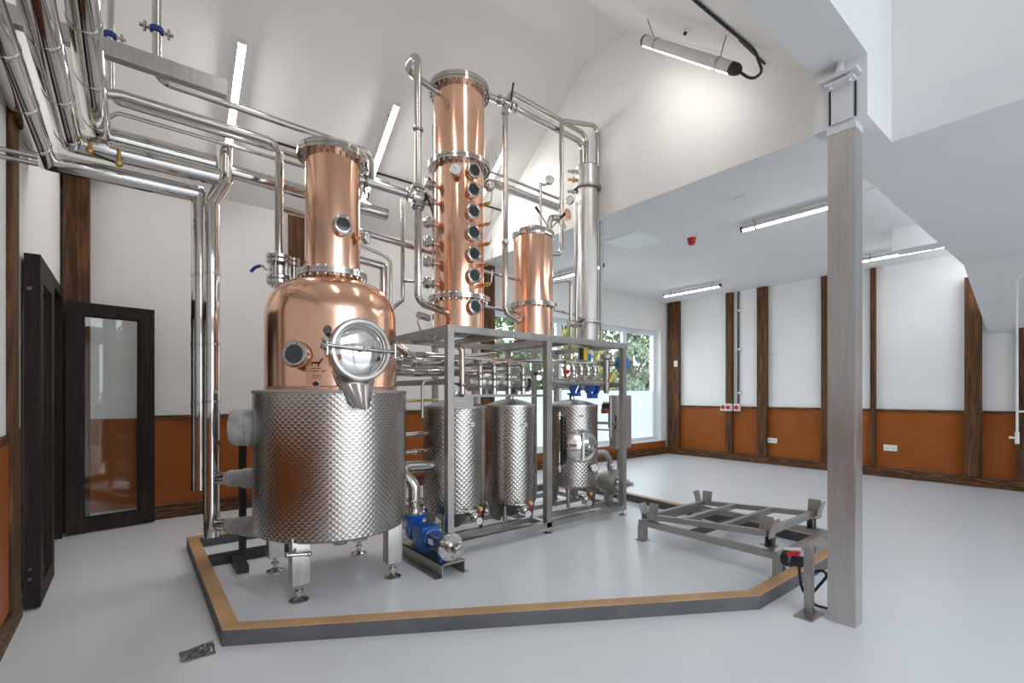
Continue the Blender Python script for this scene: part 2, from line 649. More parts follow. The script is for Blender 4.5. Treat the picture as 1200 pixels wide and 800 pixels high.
# ---------------------------------------------------------------- window
wy = YB + 0.14
win = MB()
fw = 0.085
win.box((WX0, wy, WZ0), (WX1, wy + 0.07, WZ0 + fw))
win.box((WX0, wy, WZ1 - fw), (WX1, wy + 0.07, WZ1))
for x in (WX0, 6.38, 8.37, WX1 - fw):
    win.box((x, wy - 0.001, WZ0 + fw - .001), (x + fw * (1.5 if x in (6.38, 8.37) else 1), wy + 0.071, WZ1 - fw + .001))
window = struct(win.build('window_1', 'white_frame', smooth=False), 'wide white framed window looking out on trees')
for x0, x1 in ((WX0 + fw, 6.38), (6.38 + fw * 1.5, 8.37), (8.37 + fw * 1.5, WX1 - fw)):
    MB().box((x0 - .005, wy + 0.03, WZ0 + fw - .005), (x1 + .005, wy + 0.036, WZ1 - fw + .005)).build('pane', 'clear_glass', window, smooth=False)
for x0, x1 in ((WX0 + fw, 6.38), (6.38 + fw * 1.5, 8.37), (8.37 + fw * 1.5, WX1 - fw)):
    MB().box((x0 + .002, wy + 0.022, WZ0 + fw + .002), (x1 - .002, wy + 0.026, 1.45)).build('frosted_film', 'frosted_film', window, smooth=False)
MB().box((WX0, YB - 0.03, WZ0 - 0.012), (WX1, wy, WZ0 + 0.012)).build('window_sill', 'white_frame', window, smooth=False)

# ---------------------------------------------------------------- doors
def door_leaf(name, label, p0, p1, thick, h, stile=0.125, top=0.12, bot=0.13):
    """glazed timber leaf standing from p0 to p1 (floor points)"""
    a, b = Vector((*p0, 0)), Vector((*p1, 0))
    d = (b - a).normalized()
    L_ = (b - a).length
    up = Vector((0, 0, 1))
    z0 = 0.012
    t = thing(name, None, None, (a.x, a.y, 0))
    t['kind'] = 'structure'
    t['label'] = label

    def bar(nm, q0, q1, w_, h_, m='door_wood'):
        return MB().bar(q0, q1, w_, h_, up).build(nm, m, t, smooth=False)
    for s in (stile / 2, L_ - stile / 2):
        c = a + d * s
        mb = MB().bar(c + up * z0, c + up * h, stile, thick, d.cross(up))
        mb.build('stile', 'door_wood', t, smooth=False)
    bar('rail', a + d * stile + up * (h - top / 2), b - d * stile + up * (h - top / 2), thick, top)
    bar('rail', a + d * stile + up * (z0 + bot / 2), b - d * stile + up * (z0 + bot / 2), thick, bot)
    # glazing beads
    bd = MB()
    nn = d.cross(up)
    for s in (stile + 0.009, L_ - stile - 0.009):
        bd.bar(a + d * s + up * (z0 + bot), a + d * s + up * (h - top), 0.018, thick * 0.55, nn)
    for z in (z0 + bot + 0.009, h - top - 0.009):
        bd.bar(a + d * (stile + .018) + up * z, b - d * (stile + .018) + up * z, thick * 0.55, 0.018)
    bd.build('glazing_bead', 'door_wood', t, smooth=False)
    mb = MB().bar(a + d * (stile + .004) + up * ((z0 + bot + h - top) / 2), b - d * (stile + .004) + up * ((z0 + bot + h - top) / 2), 0.008, h - top - bot - z0 - 0.006)
    mb.build('pane', 'clear_glass', t, smooth=False)
    return t


door_leaf('door_1', 'dark timber glazed door leaf opened against the wall behind the stills', (-0.50, 6.235), (0.185, 6.36), 0.05, 2.255)
d2 = door_leaf('door_2', 'dark timber glazed door leaf folded back flat on the side wall', (-0.49, 4.225), (-0.49, 4.92), 0.075, 2.24, stile=0.14, top=0.16)
mb = MB()
for z in (0.20, 0.26):
    mb.cyl((-0.50, 4.222, z), (-0.50, 4.216, z), 0.011, n=10)
mb.cyl((-0.50, 4.222, 2.02), (-0.50, 4.212, 2.02), 0.014, n=10)
mb.build('bolt', 'steel_polished', d2)
# door frame in the opening
mb = MB()
mb.box((XL - 0.22, 4.935, 0), (XL + 0.03, 5.01, 2.36))
mb.box((XL - 0.22, 6.155, 0), (XL + 0.03, 6.235, 2.36))
mb.box((XL - 0.22, 5.01, 2.27), (XL + 0.03, 6.155, 2.36))
struct(mb.build('door_frame', 'door_wood', smooth=False), 'dark timber frame of the double doorway')
sbox('trim_doorway_dark', (XL - 0.24, 4.96, 0.0), (XL - 0.20, 6.2, 2.29), 'door_wood', 'dark panel standing in for the darkness beyond the doorway')  # dark sheet put in for the darkness beyond the doorway

# ================================================================== OUTSIDE
g = MB().box((-12, YB + 0.35, -0.25), (60, 60, -0.15)).build('ground_outside', 'paving_pale', smooth=False)
struct(g, 'pale paved yard outside the window')
g = MB().box((-12, -40, -0.25), (30, YNEAR - 0.15, -0.15)).build('ground_front', 'paving_pale', smooth=False)
struct(g, 'pale paved yard in front of the building')


def tree(x, y, h, rad, m, label, conic=False, nleaf=5200):
    t = thing('tree', label, 'tree', (x, y, -0.15), 'trees outside the window')
    tr = MB().cyl((x, y, -0.15), (x, y, h * 0.7), 0.14, 0.05, 10)
    for k in range(5):
        a = k * 2.4
        tr.cyl((x, y, h * (.25 + .08 * k)), (x + math.cos(a) * rad * .6, y + math.sin(a) * rad * .6, h * (.42 + .09 * k)), 0.05, 0.015, 6)
    tr.build('trunk', 'bark', t)
    fo = MB()
    rng = random.Random(int(x * 91 + y * 17))
    blobs = []
    for k in range(40):
        u = rng.random()
        a = rng.uniform(0, 2 * PI)
        z = h * (0.06 + 0.9 * u)
        rr = rad * ((1.05 - u) if conic else math.sin(PI * min(1, u * .8 + .18))) * rng.uniform(0.45, 1)
        blobs.append((x + math.cos(a) * rr, y + math.sin(a) * rr, z, rad * rng.uniform(.22, .4)))
    for k in range(nleaf):
        bx, by, bz, br = blobs[k % len(blobs)]
        v = Vector((rng.gauss(0, 1), rng.gauss(0, 1), rng.gauss(0, .8))).normalized() * br * rng.uniform(.6, 1.05)
        c = Vector((bx, by, bz)) + v
        s = rng.uniform(.08, .18)
        q = Euler((rng.uniform(0, 6.28), rng.uniform(0, 6.28), rng.uniform(0, 6.28))).to_matrix()
        fo.bm.faces.new([fo.bm.verts.new(c + q @ Vector(p)) for p in ((-s, 0, 0), (0, -s * .45, 0.02), (s, 0, 0), (0, s * .45, -0.02))])
    fo.build('foliage', m, t, smooth=False)


for i, (x, y, h, rad, m, lb, cn) in enumerate((
        (18.3, 14.0, 5.2, 1.35, 'leaf_pale', 'pale grey-green conifer outside the window', True),
        (15.2, 14.2, 6.0, 1.35, 'leaf_yellow', 'yellow autumn tree beside the pale conifer', False),
        (12.1, 14.2, 6.5, 1.35, 'leaf_green', 'round green tree outside behind the copper column', False),
        (21.4, 14.2, 5.8, 1.35, 'leaf_green', 'green tree outside beyond the pale conifer', False),
        (9.0, 14.2, 6.0, 1.35, 'leaf_pale', 'pale green tree outside seen between the copper columns', False),
        (13.6, 18.2, 7.5, 1.9, 'leaf_green', 'tall green tree at the back of the yard', False),
        (22.6, 18.2, 7.5, 1.9, 'leaf_green', 'broad green tree at the far end of the yard', False),
        (9.2, 18.2, 7.0, 1.9, 'leaf_yellow', 'yellow green tree at the back of the yard', False),
        (18.1, 18.2, 8.0, 1.9, 'leaf_green', 'tall dark tree behind the pale conifer', False),
        (27.2, 18.2, 7.5, 1.9, 'leaf_green', 'dark green tree beyond the broad green tree', False))):
    tree(x, y, h, rad, m, lb, cn)

# ================================================================== KERB
ko = [(0.38, 2.98), (3.10, 1.385), (4.86, 1.385), (5.06, 4.0), (5.06, 5.12), (0.38, 5.12)]


def inset(poly, d):
    out = []
    k = len(poly)
    for i in range(k):
        p0, p1, p2 = Vector(poly[i - 1]), Vector(poly[i]), Vector(poly[(i + 1) % k])
        a = (p1 - p0).normalized()
        b = (p2 - p1).normalized()
        na, nb = Vector((-a.y, a.x)), Vector((-b.y, b.x))
        bis = (na + nb).normalized()
        q = p1 + bis * (d / max(0.2, bis.dot(na)))
        out.append((q.x, q.y))
    return out


ki = inset(ko, 0.085)


def ring_slab(outer, inner, z0, z1):
    mb = MB()
    k = len(outer)
    for i in range(k):
        j = (i + 1) % k
        pts = [outer[i], outer[j], inner[j], inner[i]]
        mb.prism([(x, y, z0) for x, y in pts], (0, 0, z1 - z0))
    return mb


kt = thing('kerb', 'low grey bund kerb with a tan top running round the stills', 'kerb', (0.38, 2.98, 0))
ring_slab(ko, ki, 0, 0.084).build('kerb_body', 'kerb_grey', kt, smooth=False)
ring_slab(inset(ko, 0.001), inset(ki, -0.001), 0.084, 0.09).build('kerb_top', 'kerb_tan', kt, smooth=False)

# ================================================================== helpers for vessels
def frame_at(C, th):
    """outward normal and rightward tangent at azimuth th (0 = towards the viewer's side)"""
    c = Vector((C[0], C[1], 0))
    n0 = (-c).normalized()
    rt = Vector((-n0.y, n0.x, 0))
    a = R(th)
    nn = n0 * math.cos(a) + rt * math.sin(a)
    tt = Vector((-nn.y, nn.x, 0))
    return nn, tt


def flange(name, C, z, r_in, r_out, th, parent, bolts=20, m='steel_polished', gap=True):
    mb = MB()
    if gap:
        mb.lathe([(r_in, 0), (r_out, 0), (r_out, th * .44), (r_out * .985, th * .46), (r_out * .985, th * .54), (r_out, th * .56), (r_out, th), (r_in, th), (r_in, 0)], (C[0], C[1], z), 56)
    else:
        mb.lathe([(r_in, 0), (r_out, 0), (r_out, th), (r_in, th), (r_in, 0)], (C[0], C[1], z), 56)
    rb = (r_in + r_out) / 2 + (r_out - r_in) * .12
    for k in range(bolts):
        a = 2 * PI * k / bolts
        p = Vector((C[0] + rb * math.cos(a), C[1] + rb * math.sin(a), 0))
        mb.cyl(p + Vector((0, 0, z - .014)), p + Vector((0, 0, z + th + .014)), 0.009, n=6)
    return mb.build(name, m, parent)


def sight_glass(C, Rr, th, z, r, parent, depth=0.05, neck='copper'):
    nn, tt = frame_at(C, th)
    p = Vector((C[0], C[1], z)) + nn * (Rr - 0.03)
    t = MB().lathe([(r * .86, 0), (r * .86, 0.03 + depth * .4), (0, 0.03 + depth * .4)], p, 28, nn).build('sight_glass', neck, parent)
    q = p + nn * (0.03 + depth * .4)
    mb = MB().lathe([(0, 0.0), (r, 0.0), (r, depth * .55), (r * .92, depth * .62), (r * .70, depth * .62), (r * .68, depth * .5), (0, depth * .5)], q, 28, nn)
    for k in range(6):
        a = 2 * PI * k / 6 + .3
        e = q + tt * (math.cos(a) * r * .83) + Vector((0, 0, math.sin(a) * r * .83))
        mb.cyl(e, e + nn * (depth * .78), r * .085, n=6)
    mb.build('ring', 'steel_polished', t)
    MB().lathe([(0, 0), (r * .68, 0), (r * .68, .006), (0, .008)], q + nn * (depth * .5), 28, nn).build('lens', 'dark_glass', t)
    return t


def gauge(p, nn, r, parent, stem_m='copper'):
    """dial gauge facing nn with its back stem at p"""
    p, nn = Vector(p), Vector(nn).normalized()
    t = MB().cyl(p - nn * .05, p + nn * .03, r * .22, n=10).build('dial_gauge', stem_m, parent)
    MB().lathe([(0, 0.02), (r, 0.02), (r, .05), (r * .9, .055), (r * .88, .046), (0, .046)], p, 24, nn).build('case', 'steel_polished', t)
    MB().lathe([(0, 0.047), (r * .86, .047), (r * .86, .049), (0, .049)], p, 24, nn).build('dial_face', 'gauge_face', t)
    sd = nn.cross(Vector((0, 0, 1))).normalized()
    up = sd.cross(nn)
    MB().bar(p + nn * .0505 - up * r * .15 - sd * r * .1, p + nn * .0505 + up * r * .5 + sd * r * .35, r * .07, .002, nn).build('needle', 'ink', t)
    return t


def clamp(mb, p, ax, r):
    """tri-clamp ring added to a mesh"""
    mb.lathe([(r * .9, -.012), (r * 1.45, -.009), (r * 1.6, 0), (r * 1.45, .009), (r * .9, .012)], p, 18, ax)


def bow_valve(name, p, ax, r, parent, handle=True, hdir=(0, 0, 1), hm='black_plastic', body='steel_polished', L_=0.09):
    p, ax = Vector(p), Vector(ax).normalized()
    mb = MB().lathe([(0, -L_), (r * 1.5, -L_), (r * 1.5, -L_ * .78), (r, -L_ * .7), (r * 1.05, -L_ * .35), (r * 1.45, -L_ * .22), (r * 1.45, L_ * .22), (r * 1.05, L_ * .35), (r, L_ * .7), (r * 1.5, L_ * .78), (r * 1.5, L_), (0, L_)], p, 18, ax)
    v = mb.build(name, body, parent)
    if handle:
        h = Vector(hdir).normalized()
        e = p + h * (r * 2.6)
        MB().cyl(p, e, r * .25, n=8).build('stem', 'steel_polished', v)
        s = h.cross(ax)
        s = s.normalized() if s.length > .1 else ax.orthogonal()
        MB().bar(e - (s + ax) * r * .4, e + (s * .5 + ax * 1.3) * r * 2.2, r * .7, r * .35, h).build('handle', hm, v)
    return v


# ================================================================== POT STILL
P = (1.19, 3.67)
pot = thing('pot_still', 'copper pot still in a quilted steel jacket with a round manway and tall copper helmet', 'still', (P[0], P[1], 0))
RJ, RB, RH = 0.539, 0.4635, 0.196
MB().lathe([(0, 0.335), (0.06, 0.335), (0.12, 0.345), (RJ - .07, 0.375), (RJ - .02, 0.385), (RJ, 0.40), (RJ, 1.372)], (P[0], P[1], 0), 96).build('jacket', 'steel_quilted', pot)
MB().lathe([(RB - .01, 1.355), (RJ + .002, 1.362), (RJ + .008, 1.372), (RJ + .002, 1.384), (RJ - .02, 1.386), (RB - .01, 1.386)], (P[0], P[1], 0), 96).build('jacket_rim', 'steel_brushed', pot)
# copper body with rounded shoulder
prof_b = [(RB, 1.37), (RB, 1.40), (RB + .004, 1.41), (RB, 1.42), (RB, 1.90)]
for k in range(1, 15):
    a = k / 14 * PI / 2
    prof_b.append((0.215 + (RB - 0.215) * math.cos(a) ** 0.85, 1.90 + 0.285 * math.sin(a) ** 0.95))
prof_b += [(0.205, 2.19), (0.198, 2.215)]
MB().lathe(prof_b, (P[0], P[1], 0), 96).build('pot_body', 'copper', pot)
hel = MB().lathe([(0.19, 2.20), (RH, 2.205), (RH, 3.15), (0.19, 3.15)], (P[0], P[1], 0), 64).build('helmet', 'copper', pot)
flange('helmet_flange', P, 2.225, 0.195, 0.248, 0.042, pot, 24)
flange('top_flange', P, 3.115, 0.19, 0.25, 0.048, pot, 24)
MB().lathe([(0, 3.165), (0.245, 3.163), (0.245, 3.178), (0.2, 3.2), (0, 3.21)], (P[0], P[1], 0), 48).build('lid', 'steel_brushed', pot)
# legs with levelling feet
for dx, dy in ((-1, -1), (1, -1), (-1, 1), (1, 1)):
    lx, ly = P[0] + dx * .328, P[1] + dy * .335
    lg = MB().box((lx - .055, ly - .05, .115), (lx + .055, ly + .05, .43), .006).build('leg', 'steel_brushed', pot)
    mb = MB().cyl((lx, ly, .02), (lx, ly, .12), .016, n=12).cyl((lx, ly, .055), (lx, ly, .07), .028, n=6)
    mb.lathe([(0, 0), (.062, 0), (.062, .008), (.025, .022), (.018, .03), (0, .03)], (lx, ly, 0), 24).build('foot', 'steel_polished', lg)
# bar handle on the front leg
fx, fy = P[0] - .328, P[1] - .335
mb = MB().cyl((fx - .09, fy - .075, .335), (fx + .04, fy - .085, .32), .012, n=12)
mb.sphere((fx - .09, fy - .075, .335), .018).sphere((fx + .04, fy - .085, .32), .018)
mb.cyl((fx - .05, fy - .078, .33), (fx - .02, fy + .0, .39), .010, n=10).build('bar_handle', 'steel_polished', pot)
MB().lathe([(0, .25), (.05, .25), (.06, .27), (.06, .345), (0, .345)], (P[0] + .02, P[1] - .1, 0), 20).build('drain_outlet', 'steel_polished', pot)

# manway
nn, tt = frame_at(P, 19.4)
mc = Vector((P[0], P[1], 1.655))
up = Vector((0, 0, 1))
mw = MB().lathe([(.186, .36), (.186, .515), (.17, .515), (.17, .36)], mc, 56, nn).build('manway', 'steel_polished', pot)
MB().lathe([(.168, .505), (.2, .505), (.212, .515), (.212, .535), (.2, .548), (.182, .55), (.172, .54), (.168, .505)], mc, 64, nn).build('manway_ring', 'steel_brushed', mw)
MB().lathe([(0, .548), (.06, .546), (.11, .541), (.15, .532), (.175, .52), (.175, .51), (0, .51)], mc, 64, nn).build('cover', 'steel_mirror', mw)
# engraved mark on the cover: small stag-like crest in bright line
mk = MB()
zc = mc + nn * .549


def on_cover(u, v):
    rr = math.hypot(u, v)
    return mc + nn * (.5505 - .9 * rr * rr) + tt * u + up * v


for s in (-1, 1):
    pts = [on_cover(s * x, y) for x, y in ((.075, .075), (.06, .095), (.032, .108), (.026, .115), (.030, .135))]
    mk.tube(pts, .0025, 6, 0.0)
mk.tube([on_cover(.016 * math.cos(a), .118 + .014 * math.sin(a)) for a in [k * PI / 6 for k in range(13)]], .0025, 6, 0.0)
mk.build('crest_mark', 'white_steel', mw)
# clamp bar with hinge lugs and hand knob
b0 = mc + nn * .58 - tt * .265 + up * .015
b1 = mc + nn * .575 + tt * .245 - up * .004
mb = MB().tube([b0, mc + nn * .592, b1], .011, 12, .05)
mb.sphere(mc + nn * .592, .019, 14)
mb.build('clamp_bar', 'steel_polished', mw)
for s, e in ((-1, .24), (1, .225)):
    mb = MB()
    for dz in (-.03, .03):
        mb.bar(mc + nn * .50 + tt * (s * .19) + up * dz, mc + nn * .585 + tt * (s * e) + up * (dz * .8), .012, .03)
    mb.cyl(mc + nn * .575 + tt * (s * e) - up * .05, mc + nn * .575 + tt * (s * e) + up * .05, .013, n=12)
    mb.build('hinge_lug', 'steel_polished', mw)
mb = MB()
kc = mc + nn * .585 - tt * .262 + up * .018
for k in range(4):
    a = k * PI / 2 + .5
    mb.cyl(kc, kc + tt * 0 + up * (math.sin(a) * .04) + nn * (math.cos(a) * .04), .010, .013, 8)
mb.sphere(kc, .02).build('hand_knob', 'steel_polished', mw)
mb = MB().cyl(mc + nn * .46 - tt * .205 + up * .12, mc + nn * .52 - tt * .215 + up * .12, .022, .026, 14)
mb.build('gasket_knob', 'black_plastic', mw)
# tapering chute under the manway
sp = MB()
pd = frame_at(P, 12)[0]
rows = []
for i in range(11):
    s = i / 10
    wv = .196 * (1 - s) + .06 * s
    zz = 1.60 - .315 * s
    base = .36 + .25 * s
    row = []
    for j in range(13):
        x = -1 + 2 * j / 12
        depth = (.05 + .0 * s) * (1 - abs(x) ** 2.2)
        row.append(sp.bm.verts.new(Vector((P[0], P[1], zz - .03 * s * s * (1 - x * x))) + tt * (x * wv) + nn * (.36 + depth) + pd * (.25 * s)))
    rows.append(row)
for a, b in zip(rows, rows[1:]):
    for j in range(12):
        sp.bm.faces.new((a[j], a[j + 1], b[j + 1], b[j]))
back = []
for row, i in ((rows[0], 0), (rows[-1], 10)):
    s = i / 10
    wv = .196 * (1 - s) + .06 * s
    back.append([sp.bm.verts.new(Vector((P[0], P[1], 1.60 - .315 * s)) + tt * (x * wv) + nn * .345 + pd * (.25 * s)) for x in (-1, 1)])
sp.bm.faces.new((rows[0][0], *[]) + tuple(rows[0][1:]) + (back[0][1], back[0][0]))
sp.bm.faces.new(tuple(rows[-1]) + (back[1][1], back[1][0]))
sp.bm.faces.new((back[0][0], back[0][1], back[1][1], back[1][0]))
sp.bm.faces.new(tuple(r[0] for r in rows) + (back[1][0], back[0][0]))
sp.bm.faces.new(tuple(r[-1] for r in rows) + (back[1][1], back[0][1]))
sp.build('chute', 'steel_polished', mw)

sight_glass(P, RB, -26.8, 1.618, .088, pot, .06)
sight_glass(P, RH, 15.6, 2.568, .068, pot, .06)
nn_g, tt_g = frame_at(P, 62)
gauge(Vector((P[0], P[1], 2.53)) + nn_g * (RH + .03), nn_g, .048, pot)

# maker's plate: copper toned patch with black dog silhouette, lines of lettering and a diamond


def pot_pt(u, v, off=.002):
    """u metres to the right along the copper wall, v height"""
    th = -12.3 + math.degrees(u / RB)
    nn_, _ = frame_at(P, th)
    return Vector((P[0], P[1], v)) + nn_ * (RB + off)


pl = MB()
for j in range(8):
    u0, u1 = -.072 + .144 * j / 8, -.072 + .144 * (j + 1) / 8
    q = [pot_pt(u0, 1.392, .0015), pot_pt(u1, 1.392, .0015), pot_pt(u1, 1.605, .0015), pot_pt(u0, 1.605, .0015)]
    pl.bm.faces.new([pl.bm.verts.new(p) for p in q])
plate = pl.build('maker_plate', 'copper_satin', pot)
pr_ = MB()


def flat(poly, off=.0028):
    pr_.bm.faces.new([pr_.bm.verts.new(pot_pt(u, v, off)) for u, v in poly])


dz0 = 1.548
for poly in (((-.035, .012), (.012, .008), (.02, .022), (-.03, .022)),
             ((.004, .010), (.02, .012), (.036, .038), (.024, .036)),
             ((.024, .036), (.036, .036), (.042, .044), (.026, .044)),
             ((-.035, .020), (-.028, .020), (-.029, -.006), (-.035, -.006)),
             ((.004, .012), (.016, .012), (.012, -.010), (.006, -.010)),
             ((-.04, -.018), (.026, -.018), (.026, -.022), (-.04, -.022))):
    flat([(u, dz0 + v) for u, v in poly])
rg = random.Random(4)
for zz, x0, x1, hh, st in ((1.505, -.055, .05, .010, .0095), (1.478, -.028, .03, .008, .008), (1.464, -.03, .03, .007, .007)):
    x = x0
    while x < x1:
        wv = st * rg.uniform(.45, .75)
        flat([(x, zz), (x + wv, zz), (x + wv * .9, zz + hh), (x + wv * .15, zz + hh)])
        x += st if rg.random() > .14 else st * 1.7
dc = (-.008, 1.425)
flat([(dc[0] - .024, dc[1]), (dc[0], dc[1] - .02), (dc[0] + .024, dc[1]), (dc[0], dc[1] + .02)])
pr_.build('maker_print', 'ink', plate, smooth=False)

# nozzles on the dome: flanged ball valve with blue lever, capped stub
vx_, vy_ = .872, 3.925
mb = MB().cyl((vx_, vy_, 1.96), (vx_, vy_, 2.24), .035, n=18)
dv = mb.build('dome_valve', 'steel_polished', pot)
mb = MB()
for z in (2.19, 2.225, 2.345, 2.38):
    mb.lathe([(0, 0), (.088, 0), (.088, .022), (0, .022)], (vx_, vy_, z), 30)
for k in range(6):
    a = k * PI / 3
    mb.cyl((vx_ + .072 * math.cos(a), vy_ + .072 * math.sin(a), 2.17), (vx_ + .072 * math.cos(a), vy_ + .072 * math.sin(a), 2.42), .007, n=6)
mb.lathe([(.03, 2.24), (.058, 2.26), (.06, 2.32), (.03, 2.35)], (vx_, vy_, 0), 20)
mb.build('valve_flange', 'steel_polished', dv)
nv, tv = frame_at(P, -60)
vb = Vector((vx_, vy_, 2.30))
ld = Vector((-.78, .62, 0))
MB().tube([vb, vb + ld * .10, vb + ld * .12 + Vector((0, 0, .03)), vb + ld * .16 + Vector((0, 0, .02))], .009, 8, .02).build('valve_stem', 'steel_polished', dv)
MB().tube([vb + ld * .14 + Vector((0, 0, .03)), vb + ld * .18 + Vector((0, 0, .018)), vb + ld * .215 + Vector((0, 0, -.015))], .013, 8, .03).build('valve_lever', 'ink_blue', dv)
MB().lathe([(0, 2.0), (.03, 2.0), (.03, 2.36), (.045, 2.365), (.045, 2.39), (.03, 2.395), (.03, 2.40), (.045, 2.405), (.045, 2.425), (0, 2.43)], (1.0, 4.02, 0), 20).build('capped_stub', 'steel_polished', pot)

# insulated side manhole and heating branches on the jacket
lf = Vector((-.951, .308, 0))
c0 = Vector((P[0], P[1], 1.12)) + lf * .50
MB().lathe([(0, 0), (.105, 0), (.128, .02), (.132, .075), (.126, .082), (.131, .09), (.128, .15), (.112, .178), (.06, .19), (0, .19)], c0, 32, lf).build('insulated_manhole', 'insulation_cloth', pot)
for zz, yy in ((.70, .0), (.335, .02)):
    s = Vector((.545, 4.345, zz))
    e = Vector((P[0] + lf.x * .45 + .0, P[1] + .30, zz + .03))
    d = (e - s).normalized()
    br = MB().cyl(s - d * .03, s + d * .10, .047, n=20).build('heating_branch', 'steel_polished', pot)
    MB().lathe([(0, .09), (.052, .09), (.062, .1), (.064, .16), (.058, .17), (.066, .18), (.066, .24), (.075, .26), (.078, (e - s).length), (0, (e - s).length)], s, 22, d).build('cloth_cover', 'insulation_cloth', br)

# black steel stand behind the pot
st = thing('pipe_stand', 'black steel stand on the floor behind the quilted jacket', 'stand', (.72, 4.5, 0))
MB().box((.695, 4.48, .02), (.745, 4.53, 1.02)).build('upright', 'black_metal', st, smooth=False)
MB().box((.475, 4.42, .0), (1.1, 4.50, .075)).box((.62, 4.1, 0.001), (.70, 4.42, .06)).build('base', 'black_metal', st, smooth=False)
MB().bar((.72, 4.505, .95), (1.05, 4.4, .95), .04, .04).build('bracket', 'black_metal', st, smooth=False)

# ================================================================== SKID FRAME
SX0, SX1, SYF, SYB, SZT = 2.045, 4.375, 3.42, 4.55, 1.938
sk = thing('skid_frame', 'stainless box section frame carrying the copper columns and steel tanks', 'frame', (SX0, SYF, 0))
T6 = .06
for x in (SX0, 3.155, SX1 - T6):
    MB().box((x, SYF, .058), (x + T6 + (.01 if x == 3.155 else 0), SYF + T6, SZT - T6)).build('post', 'steel_frame', sk, smooth=False)
for x in (SX0, 2.52, 3.03, 3.52, 3.93, SX1 - T6):
    MB().box((x, SYB - .05, .058), (x + .05, SYB, SZT - T6)).build('post', 'steel_frame', sk, smooth=False)


def rail(lo, hi, nm='rail'):
    return MB().box(lo, hi, .004).build(nm, 'steel_frame', sk, smooth=False)


for y0, y1 in ((SYF, SYF + T6), (SYB - T6, SYB)):
    rail((SX0, y0, SZT - T6), (SX1, y1, SZT))
    rail((SX0 + T6, y0, .058), (SX1 - T6, y1, .115))
for x in (SX0, 2.27, 2.66, 3.27, 3.58, SX1 - T6):
    rail((x, SYF + T6, SZT - T6), (x + T6, SYB - T6, SZT - .001))
for x in (SX0, 3.155, SX1 - T6):
    rail((x, SYF + T6, .058), (x + T6, SYB - T6, .114))
rail((SX0 + T6, 3.66, .066), (SX1 - T6, 3.71, .1152))
rail((SX0 + T6, 4.02, .066), (SX1 - T6, 4.07, .1152))
for x in (SX0, SX1 - T6):
    rail((x, SYF + T6, 1.44), (x + .05, SYB - T6, 1.49))
rail((SX0 + T6, SYB - .05, 1.60), (SX1 - T6, SYB - .005, 1.65))
for x in (SX0 + .03, 3.19, SX1 - .03):
    for y in (SYF + .03, SYB - .03):
        mb = MB().cyl((x, y, .012), (x, y, .06), .012, n=10)
        mb.lathe([(0, 0), (.045, 0), (.045, .007), (.02, .018), (0, .018)], (x, y, 0), 20).build('foot', 'steel_polished', sk)
# engraved maker plate hanging from the post
pt = MB().box((2.108, SYF + .005, 1.235), (2.30, SYF + .012, 1.335)).build('maker_plate', 'steel_frame', sk, smooth=False)
mb = MB()
for zz, x0, x1, h_, st_ in ((1.292, 2.15, 2.26, .026, .03), (1.268, 2.135, 2.27, .009, .011), (1.248, 2.13, 2.27, .009, .010)):
    x = x0
    while x < x1:
        mb.box((x, SYF + .003, zz), (x + st_ * .55, SYF + .0055, zz + h_ * rg.uniform(.7, 1)))
        x += st_
mb.build('plate_lettering', 'steel_brushed', pt, smooth=False)

# ================================================================== TALL COPPER COLUMN
T = (2.488, 3.95)
tc_ = thing('copper_column', 'tall copper rectification column with a row of round sight glasses', 'column', (T[0], T[1], SZT))
RT = .2386
MB().lathe([(0, SZT), (RT, SZT), (RT, 2.25), (.22, 2.25)], (*T, 0), 64).build('base_section', 'copper', tc_)
MB().lathe([(.22, 2.28), (RT, 2.28), (RT, 3.535), (.22, 3.535)], (*T, 0), 64).build('plate_section', 'copper', tc_)
MB().lathe([(.22, 3.55), (RT + .006, 3.55), (RT + .006, 4.26), (.22, 4.26)], (*T, 0), 64).build('upper_section', 'copper', tc_)
flange('column_flange', T, 2.248, .22, .30, .042, tc_, 28)
flange('column_flange', T, 3.525, .22, .30, .048, tc_, 28)
flange('column_flange', T, 4.245, .22, .295, .05, tc_, 28)
MB().lathe([(0, 4.296), (.29, 4.296), (.29, 4.32), (0, 4.33)], (*T, 0), 56).build('top_plate', 'steel_polished', tc_)
for th, z in ((29.2, 3.425), (27.6, 3.245), (27.6, 3.045), (27.6, 2.85), (28.6, 2.655), (29.2, 2.455), (31.1, 2.17)):
    sight_glass(T, RT, th, z, .072, tc_, .055)
n1, t1 = frame_at(T, -6)
gauge(Vector((*T, 3.40)) + n1 * (RT + .03), n1, .058, tc_)
